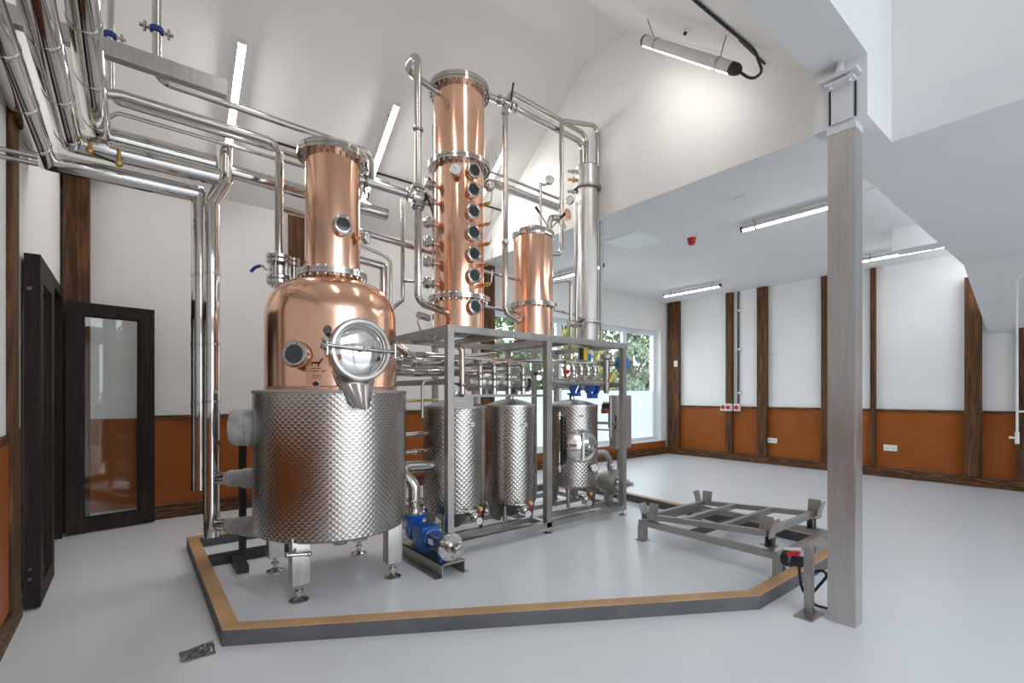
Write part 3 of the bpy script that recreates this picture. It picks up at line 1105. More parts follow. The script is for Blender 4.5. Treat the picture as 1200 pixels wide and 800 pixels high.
for th, zs, kind in ((-57, (3.31, 3.15, 2.95, 2.77, 2.585, 2.39), 0), (52, (3.14, 2.95, 2.765, 2.575, 2.385), 1)):
    n1, t1 = frame_at(T, th)
    for z in zs:
        p = Vector((*T, z))
        if kind == 0:
            nz = MB().cyl(p + n1 * (RT - .02), p + n1 * (RT + .05), .02, n=12).build('nozzle', 'copper', tc_)
            mb = MB().lathe([(0, 0), (.04, 0), (.04, .02), (.03, .024), (.03, .045), (.052, .05), (.054, .085), (.03, .095), (0, .095)], p + n1 * (RT + .045), 18, n1)
            mb.build('probe_cap', 'steel_polished', nz)
        else:
            nz = MB().cyl(p + n1 * (RT - .02), p + n1 * (RT + .05), .016, .02, 12).build('nozzle', 'copper', tc_)
            MB().cyl(p + n1 * (RT + .05), p + n1 * (RT + .12), .012, n=10).cyl(p + n1 * (RT + .075), p + n1 * (RT + .095), .02, n=6).build('tap_body', 'brass', nz)
            q = p + n1 * (RT + .115)
            MB().tube([q, q + n1 * .02 + Vector((0, 0, .02)), q + n1 * .035 + Vector((0, 0, .13))], .006, 8, .02).build('tap_lever', 'steel_polished', nz)
n1, t1 = frame_at(T, 62)
MB().sphere(Vector((*T, 3.33)) + n1 * (RT + .08), .055, 18).build('inspection_lamp', 'steel_mirror', tc_)
n1, t1 = frame_at(T, -66)
MB().tube([Vector((*T, 2.0)) + n1 * (RT + .03), Vector((*T, 3.9)) + n1 * (RT + .03)], .009, 8, 0).build('cable_conduit', 'steel_polished', tc_)

# ================================================================== SMALL COPPER VESSEL
S = (3.44, 3.95)
RS = .2148
cv = thing('copper_condenser', 'short copper condenser vessel beside the tall column', 'vessel', (S[0], S[1], SZT))
MB().lathe([(0, SZT), (RS - .004, SZT), (RS - .004, 2.31), (.19, 2.31)], (*S, 0), 56).build('base_section', 'copper', cv)
MB().lathe([(.19, 2.34), (RS, 2.34), (RS, 3.07), (.19, 3.07)], (*S, 0), 56).build('main_section', 'copper', cv)
flange('vessel_flange', S, 2.30, .19, .262, .042, cv, 22)
mb = MB().lathe([(.2, 3.055), (RS + .012, 3.055), (RS + .016, 3.065), (RS + .016, 3.115), (RS + .008, 3.12), (RS + .008, 3.125), (0.2, 3.125)], (*S, 0), 56)
mb.build('lid_band', 'steel_mirror', cv)
MB().lathe([(0, 3.19), (.06, 3.19), (.15, 3.165), (.2, 3.135), (RS, 3.12), (0, 3.12)], (*S, 0), 40).build('lid', 'steel_brushed', cv)
n1, t1 = frame_at(S, 70)
hb = Vector((*S, 3.14)) + n1 * .19
tg = MB().sphere(hb, .028).build('toggle_clamp', 'steel_polished', cv)
for s, lean in ((-1, .15), (1, .10)):
    e = hb + t1 * 0 + Vector((s * .10, -s * .07, .13 + .06 * (s < 0)))
    MB().cyl(hb, e, .008, n=8).build('lever', 'steel_polished', tg)
    MB().cyl(e - (e - hb) * .08, e + (e - hb).normalized() * .06, .014, .016, 10).build('grip', 'black_plastic', tg)

# ================================================================== STEEL CONDENSER
K = (4.30, 3.95)
RK = .1325
cd = thing('tube_condenser', 'slim quilted stainless tube condenser at the end of the frame', 'condenser', (K[0], K[1], SZT))
MB().lathe([(0, SZT), (RK * .96, SZT), (RK * .96, 2.22), (.1, 2.22)], (*K, 0), 40).build('base_section', 'steel_dimpled', cd)
MB().lathe([(.1, 2.24), (RK, 2.24), (RK, 3.82), (.1, 3.82)], (*K, 0), 48).build('shell', 'steel_dimpled', cd)
MB().lathe([(.1, 3.85), (RK + .004, 3.85), (RK + .004, 4.09), (RK * .9, 4.11), (0, 4.12)], (*K, 0), 48).build('head', 'steel_brushed', cd)
flange('condenser_flange', K, 2.215, .1, .165, .026, cd, 12, 'steel_brushed')
flange('condenser_flange', K, 3.825, .1, .168, .022, cd, 12, 'steel_frame')
n1, t1 = frame_at(K, -75)
for z, m_ in ((4.04, 'steel_polished'), (3.94, 'brass'), (3.80, 'steel_polished')):
    p = Vector((*K, z))
    nz = MB().cyl(p + n1 * .10, p + n1 * .24, .016, n=10).cyl(p + n1 * .16, p + n1 * .18, .03, n=12).build('nozzle', m_, cd)
gauge(Vector((*K, 3.68)) + n1 * .20, frame_at(K, -20)[0], .05, cd, 'steel_polished')
MB().lathe([(0, 0), (.05, 0), (.05, .09), (.03, .12), (0, .12)], Vector((*K, 3.46)) + n1 * .25, 16).build('safety_valve', 'copper_satin', cd)
n1, t1 = frame_at(K, 100)
MB().cyl(Vector((*K, 1.95)) + n1 * .17, Vector((*K, 3.45)) + n1 * .17, .022, n=12).build('side_pipe', 'steel_frame', cd)

# ================================================================== TANKS IN THE FRAME
def tank(C, Rr, z0, z1, cone, label, tag_th, tag_z):
    t = thing('steel_tank', label, 'tank', (C[0], C[1], .116))
    MB().lathe([(Rr - .01, z0), (Rr, z0 + .004), (Rr, z1)], (*C, 0), 64).build('shell', 'steel_quilted_fine', t)
    MB().lathe([(0, z1 + .07), (.06, z1 + .068), (Rr * .6, z1 + .045), (Rr * .95, z1 + .012), (Rr + .006, z1 + .008), (Rr + .006, z1 - .012), (Rr - .01, z1 - .012)], (*C, 0), 56).build('lid', 'steel_brushed', t)
    if cone:
        MB().lathe([(Rr + .003, z0 + .01), (Rr + .003, z0 - .004), (Rr - .012, z0 - .006), (.06, cone), (.04, cone - .01), (0, cone - .01)], (*C, 0), 56).build('cone', 'steel_quilted_fine', t)
    for a in (35, 145, 215, 325):
        x, y = C[0] + (Rr - .05) * math.cos(R(a)), C[1] + (Rr - .05) * math.sin(R(a))
        MB().cyl((x, y, .116), (x, y, z0 + .03), .02, n=10).build('leg', 'steel_frame', t)
    # top nozzle
    MB().cyl((C[0], C[1], z1 + .05), (C[0], C[1], z1 + .14), .03, n=14).lathe([(0, 0), (.055, 0), (.055, .02), (0, .02)], (C[0], C[1], z1 + .12), 18).build('top_nozzle', 'steel_polished', t)
    # number tag
    n2, t2 = frame_at(C, tag_th)
    c = Vector((*C, tag_z)) + n2 * (Rr + .003)
    tp = MB().bar(c - t2 * .036, c + t2 * .036, .006, .034).build('number_tag', 'white_plastic', t, smooth=False)
    mb = MB()
    for k in range(4):
        s = -.022 + .0125 * k
        mb.bar(c + n2 * .0035 + t2 * s, c + n2 * .0035 + t2 * (s + .008), .002, .016 if k != 2 else .004)
    mb.build('tag_print', 'ink_blue', tp, smooth=False)
    return t


def outlet(C, Rr, th, z, parent, drop=.0):
    """sample cock: elbow, clamp, butterfly disc and glass tube"""
    n2, t2 = frame_at(C, th)
    p = Vector((*C, z)) + n2 * (Rr - .06)
    v = MB().cyl(p - n2 * .05, p + n2 * .17, .02, n=14)
    clamp(v, p + n2 * .10, n2, .022)
    o = v.build('outlet_cock', 'steel_polished', parent)
    q = p + n2 * .17
    MB().lathe([(0, 0), (.042, 0), (.046, .012), (.042, .03), (.022, .05), (0, .055)], q, 20, n2).build('cock_body', 'steel_polished', o)
    MB().bar(q + Vector((0, 0, .05)) - t2 * .09, q + Vector((0, 0, .05)) + t2 * .02, .016, .012).build('cock_lever', 'steel_polished', o, smooth=False)
    s = q + n2 * .06 + t2 * .02 - Vector((0, 0, .03))
    MB().lathe([(0, 0), (.032, 0), (.036, .01), (.032, .02), (0, .02)], s - n2 * .01, 18, n2).build('clamp_disc', 'steel_polished', o)
    MB().cyl(s + n2 * .005 - Vector((0, 0, .02)), s + n2 * .005 - Vector((0, 0, .085)), .008, n=10).build('sample_tube', 'clear_glass', o)
    # tap with red handle at the side
    r0 = p + t2 * .11 + Vector((0, 0, .035))
    w_ = MB().cyl(r0 - n2 * .03, r0 + n2 * .11, .012, n=10).cyl(r0 + n2 * .06, r0 + n2 * .10, .02, n=6).build('drain_tap', 'brass', parent)
    MB().bar(r0 + n2 * .08 - Vector((0, 0, .0)), r0 + n2 * .08 - Vector((0, 0, .06)), .014, .01, n2).build('tap_lever', 'red_plastic', w_, smooth=False)


def skirt_leg(C, Rr, th, w0, w1, z0, z1, parent):
    mb = MB()
    rows = []
    for i in range(6):
        u = i / 5
        z = z0 + (z1 - z0) * u
        hw = w1 + (w0 - w1) * u
        row = []
        for j in range(7):
            n2, _ = frame_at(C, th - hw + 2 * hw * j / 6)
            row.append(mb.bm.verts.new(Vector((*C, z)) + n2 * (Rr - .03 * (1 - u))))
        rows.append(row)
    for a, b in zip(rows, rows[1:]):
        for j in range(6):
            f = mb.bm.faces.new((a[j], a[j + 1], b[j + 1], b[j]))
    for f in mb.bm.faces:
        for lp in f.loops:
            c = lp.vert.co
            lp[mb.uv].uv = (math.atan2(c.y - C[1], c.x - C[0]) * Rr, c.z)
    bmesh.ops.solidify(mb.bm, geom=list(mb.bm.faces), thickness=.006)
    mb.build('skirt_leg', 'steel_quilted_fine', parent)


tk1 = tank((2.374, 3.85), .292, .31, 1.245, .13, 'quilted steel tank behind the frame post nearest the pot still', 29, 1.09)
outlet((2.374, 3.85), .292, 24, .30, tk1)
for th in (-62, 78, 180):
    skirt_leg((2.374, 3.85), .292, th, 30, 16, .117, .315, tk1)
tk2 = tank((3.045, 3.85), .255, .285, 1.245, .13, 'quilted steel tank between the two front frame posts', 30, 1.06)
outlet((3.045, 3.85), .255, 20, .26, tk2)
for th in (-42, 72, 180):
    skirt_leg((3.045, 3.85), .255, th, 30, 16, .117, .29, tk2)
C3 = (3.955, 3.87)
tk3 = tank(C3, .295, .345, 1.235, None, 'quilted steel tank with a round hatch and level tube', 21.3, 1.125)
MB().lathe([(.295, .352), (.28, .335), (.15, .30), (.05, .28), (0, .28)], (*C3, 0), 48).build('dished_bottom', 'steel_brushed', tk3)
for th in (-52, 54, 180):
    skirt_leg(C3, .295, th, 22, 13, .117, .36, tk3)
n2, t2 = frame_at(C3, 19.4)
hc = Vector((*C3, .80))
ht = MB().lathe([(.155, .24), (.155, .335), (.14, .335), (.14, .24)], hc, 40, n2).build('hatch', 'steel_polished', tk3)
MB().torus(hc + n2 * .335, n2, .158, .014, 44).torus(hc + n2 * .318, n2, .17, .008, 44).build('hatch_ring', 'steel_polished', ht)
MB().lathe([(0, .365), (.05, .362), (.1, .35), (.145, .335), (.145, .325), (0, .325)], hc, 40, n2).build('hatch_door', 'steel_mirror', ht)
MB().bar(hc + n2 * .372 - up * .15 - t2 * .0, hc + n2 * .372 + up * .15 - t2 * .0, .022, .016, n2).build('hatch_bar', 'steel_polished', ht, smooth=False)
MB().torus(hc + n2 * .39 + t2 * .055, n2, .032, .009, 22).cyl(hc + n2 * .34 + t2 * .055, hc + n2 * .40 + t2 * .055, .014, n=10).build('hand_wheel', 'steel_polished', ht)
n2, t2 = frame_at(C3, -22)
lc = Vector((*C3, 0)) + n2 * .36
lt = MB().cyl(lc + up * .60, lc + up * 1.11, .021, n=14).build('level_tube', 'clear_glass', tk3)
MB().bar(lc + up * .60 + t2 * .032, lc + up * 1.12 + t2 * .032, .03, .02, n2).build('tube_guard', 'ink', lt, smooth=False)
MB().cyl(lc + up * .62, lc + up * .74, .018, n=12).build('tube_fill', 'steel_polished', lt)
for z in (.56, 1.13):
    mb = MB()
    mb.cyl(lc + up * (z - .04), lc + up * (z + .04), .024, n=12).cyl(lc + up * z, lc + up * z - n2 * .09, .014, n=10).sphere(lc + up * z, .028)
    mb.build('tube_fitting', 'steel_polished', lt)
n2, t2 = frame_at(C3, 51)
gauge(Vector((*C3, .555)) + n2 * .30, frame_at(C3, 25)[0], .045, tk3, 'steel_polished')
outlet(C3, .25, 23, .235, tk3)

# ================================================================== PIPEWORK
def pipe(name, label, pts, r, m='steel_polished', bend=.1, clamps=(), bands=(), group=None, n=16):
    """a pipe run as one thing: its tube, its tri-clamps and its jacket bands are parts"""
    t = thing(name, label, 'pipe', pts[0], group)
    MB().tube(pts, r, n, bend).build('tube', m, t)
    for p, ax in clamps:
        mb = MB()
        clamp(mb, p, ax, r)
        mb.build('clamp', 'steel_polished', t)
    for p, ax in bands:
        ax = Vector(ax).normalized()
        p = Vector(p)
        b = MB().lathe([(r * .98, -.012), (r * 1.035, -.012), (r * 1.035, .012), (r * .98, .012)], p, 24, ax).build('band', 'steel_polished', t)
        sd = Vector((.35, 0, -.94)) if abs(ax.z) < .5 else Vector((.2, -.98, 0))
        q = p + sd * (r * 1.06)
        MB().bar(q - ax * .008, q + ax * .008, .02, .008, sd).build('latch', 'steel_frame', b, smooth=False)
    return t


VY = 4.40
YS = (-1.2, 4.0)
# clad pipe pairs from over the near bay, turning along the back of the pot still
runs = ((-.468, VY + .13, 2.95, .066), (-.325, VY - .03, 3.055, .068), (-.185, VY + .08, 3.20, .07))
labels = ('lowest mirror clad pipe, running along the side wall and down to the jacket branches',
          'middle mirror clad pipe, meeting the angled drop pipe',
          'upper mirror clad pipe, meeting the drop pipe at its head')
ends = ([(.43, VY + .13, 2.95), (.43, VY + .13, .60)], [(.53, VY - .03, 3.06)], [(.55, VY + .08, 3.20)])
for i, ((x, y, z, r), lb, en) in enumerate(zip(runs, labels, ends)):
    bands = [((x, yy, z), (0, 1, 0)) for yy in (1.5, 2.05, 2.6, 3.15, 3.7, 4.25)]
    pts = [(x, -1.2, z), (x, y, z)] + en
    if i == 0:
        bands += [((en[0][0], y, zz), (0, 0, 1)) for zz in (2.3, 1.75, 1.28)]
    pipe('clad_pipe', lb, pts, r, 'steel_mirror', .03, bands=bands, n=24)
pipe('clad_pipe', 'fat mirror clad pipe running on from the drop pipe behind the helmet', [(.62, VY + .02, 3.15), (1.95, VY + .02, 3.115)], .058, 'steel_mirror', .03, bands=[((.9, VY + .02, 3.143), (1, 0, 0))], n=24)
# angled drop pipe
pipe('drop_pipe', 'vertical mirror clad drop pipe behind the quilted jacket', [(.578, VY, 3.34), (.578, VY, 3.04), (.49, VY, 2.86), (.49, VY, .245)], .058, 'steel_mirror', .03,
     bands=[((.578, VY, 3.06), (0, 0, 1)), ((.49, VY, 2.3), (0, 0, 1)), ((.49, VY, 1.75), (0, 0, 1)), ((.49, VY, 1.3), (0, 0, 1)), ((.49, VY, .75), (0, 0, 1)), ((.49, VY, .30), (0, 0, 1))], n=22)

# bare pipes above the pot
pipe('steam_pipe', 'bare steel pipe dropping onto the flanged valve of the pot dome', [(-.15, 3.925, 3.235), (-.05, 3.925, 3.258), (.872, 3.925, 3.25), (.872, 3.925, 2.40)], .030, bend=.09)
pipe('steam_pipe', 'bare steel pipe crossing over to the helmet outlet', [(.12, 3.67, 5.2), (.12, 3.67, 3.295), (1.492, 3.67, 3.275), (1.492, 3.67, 3.05)], .024, bend=.07)
pipe('steam_pipe', 'bare steel pipe hanging from the vault and running behind the helmet', [(-.115, 4.25, 5.2), (-.115, 4.25, 3.36), (1.9, 4.25, 3.34)], .022, bend=.06)
pipe('water_pipe', 'thin steel pipe above the clad pipes', [(-.15, 4.28, 3.22), (-.08, 4.28, 3.30), (1.9, 4.28, 3.285)], .014, bend=.06)
for x, y, z, lb in ((.12, 3.67, 3.60, 'blue hose clamp on the hanging pipe nearer the beam end'), (-.115, 4.25, 3.80, 'blue hose clamp on the hanging pipe beside the clad pipes')):
    hc_ = thing('pipe_clamp', lb, 'clamp', (x, y, z))
    MB().lathe([(.022, -.014), (.036, -.014), (.036, .014), (.022, .014)], (x, y, z), 20).build('band', 'ink_blue', hc_)
    for sg in (-1, 1):
        MB().bar((x + sg * .085, y, z), (x + sg * .03, y, z), .02, .012).cyl((x + sg * .06, y, z - .03), (x + sg * .06, y, z + .03), .009, n=6).build('ear', 'steel_polished', hc_)
cb = thing('channel_beam', 'flat stainless channel carrying the pipes under the vault', 'beam', (.48, 3.58, 3.29))
MB().box((XL + .001, 3.54, 3.275), (.478, 3.60, 3.372), .003).build('channel', 'steel_brushed', cb, smooth=False)
MB().cyl((-.2, 3.57, 3.37), (-.2, 3.57, 5.2), .008, n=8).build('hanger_rod', 'steel_frame', cb)
# twin stub rods from the side wall
for dz, lb in ((0, 'thin steel rod stub from the side wall, upper of two'), (-.028, 'thin steel rod stub from the side wall, lower of two')):
    t = MB().cyl((XL + .002, 2.6, 2.275 + dz), (-.285, 2.6, 2.275 + dz), .009, n=10).build('wall_rod', 'steel_polished')
    tag(t, lb, 'rod')

# vapour line from helmet to the column
t = pipe('vapour_pipe', 'horizontal vapour pipe from the helmet to the vertical riser', [(P[0] + RH - .02, 3.67, 3.04), (1.86, 3.67, 3.03)], .034, bend=.05, clamps=[((1.44, 3.67, 3.04), (1, 0, 0)), ((1.80, 3.67, 3.03), (1, 0, 0))])
pipe('riser_pipe', 'tall vertical riser pipe left of the copper column looping over its head', [(2.33, 3.86, 2.115), (1.98, 3.70, 2.13), (1.90, 3.67, 2.17), (1.90, 3.67, 4.26), (1.90, 3.93, 4.26), (2.28, 3.95, 4.19)], .031, bend=.10,
     clamps=[((1.90, 3.67, 2.93), (0, 0, 1)), ((1.90, 3.67, 3.13), (0, 0, 1)), ((1.90, 3.67, 3.6), (0, 0, 1))])
bv = thing('butterfly_valve', 'steel butterfly valve where the vapour pipe meets the riser', 'valve', (1.90, 3.67, 3.03))
bow_valve('valve_body', (1.90, 3.67, 3.03), (0, 0, 1), .038, bv, False)
MB().bar((1.95, 3.62, 3.06), (2.0, 3.58, 2.88), .03, .018).build('handle', 'black_plastic', bv, smooth=False)
MB().lathe([(0, -.06), (.05, -.06), (.058, 0), (.05, .06), (0, .06)], (1.90, 3.67, 3.03), 18, (1, 0, 0)).build('union', 'steel_mirror', bv)
lb_ = 'small black loop handle under the helmet outlet'
t = MB().torus((1.43, 3.62, 2.93), (.8, -.6, 0), .05, .008, 24)
tag(t.build('loop_handle', 'black_plastic'), lb_, 'handle')
# pipes behind between pot and column
pipe('reflux_pipe', 'long horizontal steel pipe behind the pot running to the column', [(.95, 4.3, 2.90), (2.46, 4.3, 2.79)], .028)
pipe('reflux_pipe', 'thin vertical pipe between the helmet and the riser', [(2.10, 4.38, 3.29), (2.10, 4.38, 2.29), (1.99, 4.38, 2.20), (1.99, 4.38, 1.5)], .021, bend=.07)
pipe('reflux_pipe', 'thick bent pipe coming down behind the dome', [(1.2, 4.3, 2.63), (1.865, 4.3, 2.57), (1.865, 4.3, 1.5)], .036, bend=.012)
pipe('reflux_pipe', 'thin bent pipe coming down behind the dome', [(1.2, 4.35, 2.84), (1.85, 4.35, 2.70), (1.96, 4.35, 2.66), (1.96, 4.35, 1.6)], .015, bend=.06)
pipe('reflux_pipe', 'short thin pipe joining the riser to the thin vertical pipe', [(2.10, 4.37, 2.48), (2.34, 4.09, 2.44)], .013)
# dark cable tray wire along the slope
pipe('tray_wire', 'black cable run along the vault slope behind the helmet', [(1.25, 5.80, 4.165), (4.40, 5.80, 4.165)], .013, 'black_plastic')

# head pipes from column to condenser
pipe('head_pipe', 'upper vapour pipe from the tall column to the tube condenser', [(2.70, 3.97, 4.40), (3.05, 3.97, 4.41), (4.24, 3.97, 4.38), (4.24, 3.97, 4.10)], .034, bend=.10, clamps=[((2.98, 3.97, 4.41), (1, 0, 0)), ((3.2, 3.97, 4.41), (1, 0, 0))])
pipe('head_pipe', 'outer vapour pipe arching to the condenser head', [(3.13, 3.97, 4.41), (3.13, 3.98, 4.56), (4.355, 4.02, 4.54), (4.355, 4.02, 4.10)], .031, bend=.10)
pipe('return_pipe', 'slim steel pipe looping from the condenser head down behind the short vessel', [(4.40, 3.87, 4.10), (4.40, 3.87, 4.60), (3.82, 3.90, 4.47), (3.82, 3.90, 2.95), (3.66, 3.92, 2.93)], .027, bend=.08)
bv = thing('butterfly_valve', 'steel valve with a black lever on the head pipe', 'valve', (3.05, 3.95, 4.40))
bow_valve('valve_body', (3.05, 3.95, 4.40), (1, 0, 0), .036, bv, False)
MB().lathe([(0, -.13), (.05, -.13), (.05, -.11), (.034, -.1), (.034, -.04), (0, -.04)], (3.05, 3.95, 4.40), 18).build('union', 'steel_polished', bv)
MB().bar((3.07, 3.88, 4.40), (3.09, 3.86, 4.58), .026, .016).build('handle', 'black_plastic', bv, smooth=False)
pipe('down_pipe', 'vertical pipe between the tall column and the short copper vessel', [(3.05, 3.95, 4.30), (3.05, 3.95, 2.21), (3.26, 3.95, 2.13)], .031, bend=.11)
# horizontal header behind the columns
pipe('header_pipe', 'heavy horizontal header pipe behind the copper columns', [(2.66, 4.08, 3.60), (3.99, 4.08, 3.565)], .042, 'steel_brushed')
pipe('header_pipe', 'thin pipe lying above the heavy header pipe', [(2.66, 4.06, 3.70), (3.99, 4.06, 3.66)], .016)
pipe('gauge_pipe', 'short upright pipe with a dial gauge beside the return pipe', [(3.63, 4.05, 3.14), (3.63, 4.05, 3.76)], .022)
gt = thing('pressure_gauge', 'dial pressure gauge on the upright pipe above the short vessel', 'gauge', (3.72, 4.0, 3.78))
gauge((3.72, 4.0, 3.78), (-.55, -.8, .1), .05, gt, 'steel_polished')
MB().tube([(3.63, 4.05, 3.745), (3.69, 4.03, 3.745), (3.72, 4.0, 3.78)], .014, 10, .03).build('syphon', 'steel_polished', gt)
pipe('swan_neck', 'swan neck vapour pipe rising behind the short copper vessel', [(3.74, 4.02, 1.95), (3.74, 4.02, 3.38), (3.90, 4.02, 3.42), (3.98, 4.02, 3.30)], .037, bend=.09)
pipe('return_pipe', 'thin upright pipe between the short vessel and the slim condenser', [(3.75, 3.99, 2.64), (3.93, 3.9, 2.68), (3.95, 3.88, 2.64), (3.95, 3.88, 1.94)], .022, bend=.05)
pipe('return_pipe', 'thin tall pipe close beside the slim condenser', [(4.06, 3.90, 3.60), (4.06, 3.90, 1.94)], .022)
pipe('link_pipe', 'thin horizontal pipe linking the tall column to the short vessel', [(2.70, 4.05, 2.64), (3.27, 4.05, 2.61)], .017)
pipe('link_pipe', 'thin lower pipe linking the two copper vessels', [(2.70, 4.02, 2.27), (3.26, 4.02, 2.24)], .015)
pipe('link_pipe', 'thin pipe linking the short vessel flange to the condenser', [(3.68, 3.95, 2.32), (4.1, 3.95, 2.30), (4.18, 3.95, 2.24)], .015, bend=.04)
mbv = thing('mixing_valve', 'small steel valve between the short vessel and the condenser', 'valve', (3.98, 3.84, 2.17))
bow_valve('valve_body', (3.98, 3.84, 2.17), (.9, -.2, 0), .028, mbv, True, (0, -1, .3))
pk = thing('pressure_regulator', 'round steel regulator on the vertical pipe beside the short vessel', 'regulator', (3.02, 3.89, 2.92))
MB().cyl((3.05, 3.95, 2.92), (2.99, 3.87, 2.92), .02, n=12).build('stem', 'steel_polished', pk)
MB().sphere((2.985, 3.865, 2.92), .04, 16).build('knob', 'steel_mirror', pk)
pipe('bonding_hose', 'thin bent hose under the riser elbow', [(1.96, 3.75, 2.03), (1.93, 3.74, 1.99), (1.98, 3.76, 1.90), (2.12, 3.80, 1.83), (2.2, 3.84, 1.95)], .008, 'steel_frame', bend=.04)
sb_ = MB().lathe([(0, 0), (.03, 0), (.03, .13), (0, .13)], (1.95, 3.76, 2.05), 14, (.9, .3, -.1)).build('pressure_sensor', 'steel_frame')
tag(sb_, 'small steel sensor body under the riser elbow', 'sensor')

# pipe bridge between pot and frame, below the top rail
pipe('transfer_pipe', 'sloping steel pipe beside the pot shoulder', [(1.62, 4.02, 1.93), (1.86, 3.78, 1.71)], .033)
pipe('transfer_pipe', 'horizontal steel pipe from the pot to the frame', [(1.60, 3.75, 1.66), (2.0, 3.80, 1.64), (2.7, 3.825, 1.66)], .036, clamps=[((1.78, 3.7725, 1.651), (1, .125, 0)), ((1.92, 3.79, 1.644), (1, .125, 0))])
pipe('transfer_pipe', 'lower horizontal steel pipe between pot and frame', [(1.55, 3.90, 1.56), (2.0, 3.95, 1.55), (3.1, 3.985, 1.59)], .033)
pipe('transfer_pipe', 'upper horizontal pipe crossing inside the frame', [(1.62, 4.2, 1.76), (2.6, 4.2, 1.74), (3.1, 4.2, 1.80)], .024)
pipe('transfer_pipe', 'long slim pipe crossing the frame in front of the window', [(2.1, 4.1, 1.70), (3.3, 4.1, 1.735), (4.2, 4.1, 1.75)], .026)
# bracket rail with thin pole at the left of the frame
pipe('drain_pipe', 'short bent drain pipe at the side of the frame', [(1.93, 3.65, 1.16), (1.93, 3.65, 1.47), (2.044, 3.65, 1.48)], .013, 'steel_frame', bend=.05)
pipe('drain_pipe', 'thin brass toned rod beside the frame post', [(1.78, 3.72, 1.30), (2.12, 3.72, 1.31)], .012, 'brass')

# front manifold of four drop pipes
t = thing('drop_manifold', 'steel manifold of four elbowed drop pipes behind the front frame posts', 'manifold', (2.35, 3.62, 1.35))
MB().box((2.30, 3.57, 1.335), (3.30, 3.67, 1.36)).build('drip_tray', 'steel_frame', t, smooth=False)
MB().tube([(2.28, 3.72, 1.645), (3.10, 3.72, 1.665)], .036, 16).build('header', 'steel_polished', t)
for x in (2.50, 2.66, 2.835, 3.01):
    d = MB().tube([(x, 3.72, 1.655), (x, 3.61, 1.655), (x, 3.61, 1.36)], .023, 14, .06).build('drop_pipe', 'steel_polished', t)
    for z in (1.55, 1.50, 1.43):
        mb = MB()
        clamp(mb, (x, 3.61, z), (0, 0, 1), .024)
        mb.build('clamp', 'steel_polished', d)
    MB().bar((x + .02, 3.60, 1.525), (x + .075, 3.58, 1.525), .014, .012).build('lever', 'steel_frame', d, smooth=False)
MB().tube([(2.10, 3.80, 1.80), (2.31, 3.62, 1.80), (2.31, 3.62, 1.36)], .028, 14, .07).build('riser', 'steel_polished', t)
mb = MB()
clamp(mb, (2.31, 3.62, 1.44), (0, 0, 1), .03)
mb.build('clamp', 'steel_polished', t)
MB().tube([(2.14, 3.55, 1.37), (2.14, 3.55, 1.45), (2.26, 3.60, 1.45)], .010, 8, .06).build('hose', 'black_plastic', t)
# horizontal spirit receiver with dark round end
t = thing('spirit_receiver', 'horizontal steel spirit receiver with a dark round end glass', 'receiver', (2.85, 3.78, 1.35))
MB().lathe([(0, 0), (.07, 0), (.085, .02), (.085, .62), (.07, .64), (0, .64)], (2.50, 3.84, 1.475), 28, (.985, -.17, 0)).build('barrel', 'steel_brushed', t)
MB().lathe([(.05, 0), (.088, 0), (.092, .012), (.088, .03), (.06, .032)], (3.115, 3.70, 1.475), 28, (.25, -.97, 0)).build('end_ring', 'steel_polished', t)
MB().lathe([(0, .014), (.072, .014), (.072, .026), (0, .03)], (3.115, 3.70, 1.475), 28, (.25, -.97, 0)).build('end_glass', 'dark_glass', t)
MB().box((2.66, 3.76, 1.361), (2.70, 3.86, 1.41)).build('saddle', 'steel_frame', t, smooth=False)
MB().box((2.98, 3.70, 1.361), (3.02, 3.80, 1.41)).build('saddle', 'steel_frame', t, smooth=False)

# right hand valve manifold
t = thing('valve_manifold', 'steel manifold of four small valves above the hatch tank', 'manifold', (3.75, 3.62, 1.45))
MB().tube([(3.60, 3.62, 1.70), (4.15, 3.62, 1.705)], .022, 14).build('upper_header', 'steel_mirror', t)
MB().tube([(3.40, 3.66, 1.49), (4.20, 3.62, 1.49)], .034, 16).build('lower_header', 'steel_frame', t)
for x in (3.70, 3.82, 3.93, 4.04):
    d = MB().tube([(x, 3.62, 1.70), (x, 3.60, 1.58), (x - .06, 3.60, 1.50)], .018, 12, .05).build('valve_leg', 'steel_polished', t)
    MB().lathe([(0, -.03), (.032, -.03), (.036, 0), (.032, .03), (0, .03)], (x, 3.60, 1.635), 16).build('valve_body', 'steel_polished', d)
    MB().lathe([(0, -.01), (.03, -.01), (.03, .01), (0, .01)], (x, 3.60, 1.585), 16).build('clamp', 'steel_polished', d)
MB().lathe([(0, -.03), (.025, -.03), (.025, .03), (0, .03)], (3.60, 3.60, 1.60), 14, (1, 0, 0)).build('red_cap', 'red_plastic', t)
gt = thing('pressure_gauge', 'dial gauge with a round case above the four valves', 'gauge', (4.20, 3.62, 1.80))
gauge((4.09, 3.72, 1.82), (-.5, -.85, .1), .045, gt, 'steel_polished')
MB().tube([(4.09, 3.72, 1.82), (4.09, 3.70, 1.70)], .012, 8).build('stem', 'steel_polished', gt)
t = thing('sample_cylinder', 'vertical steel cylinder beside the end frame post', 'cylinder', (4.24, 3.6, 1.36))
MB().lathe([(0, 0), (.025, 0), (.04, .06), (.04, .38), (.07, .40), (.07, .44), (.03, .47), (0, .47)], (4.24, 3.60, 1.37), 20).build('body', 'steel_frame', t)
MB().bar((4.23, 3.55, 1.50), (4.29, 3.52, 1.62), .035, .03).build('handle', 'yellow_paint', t, smooth=False)
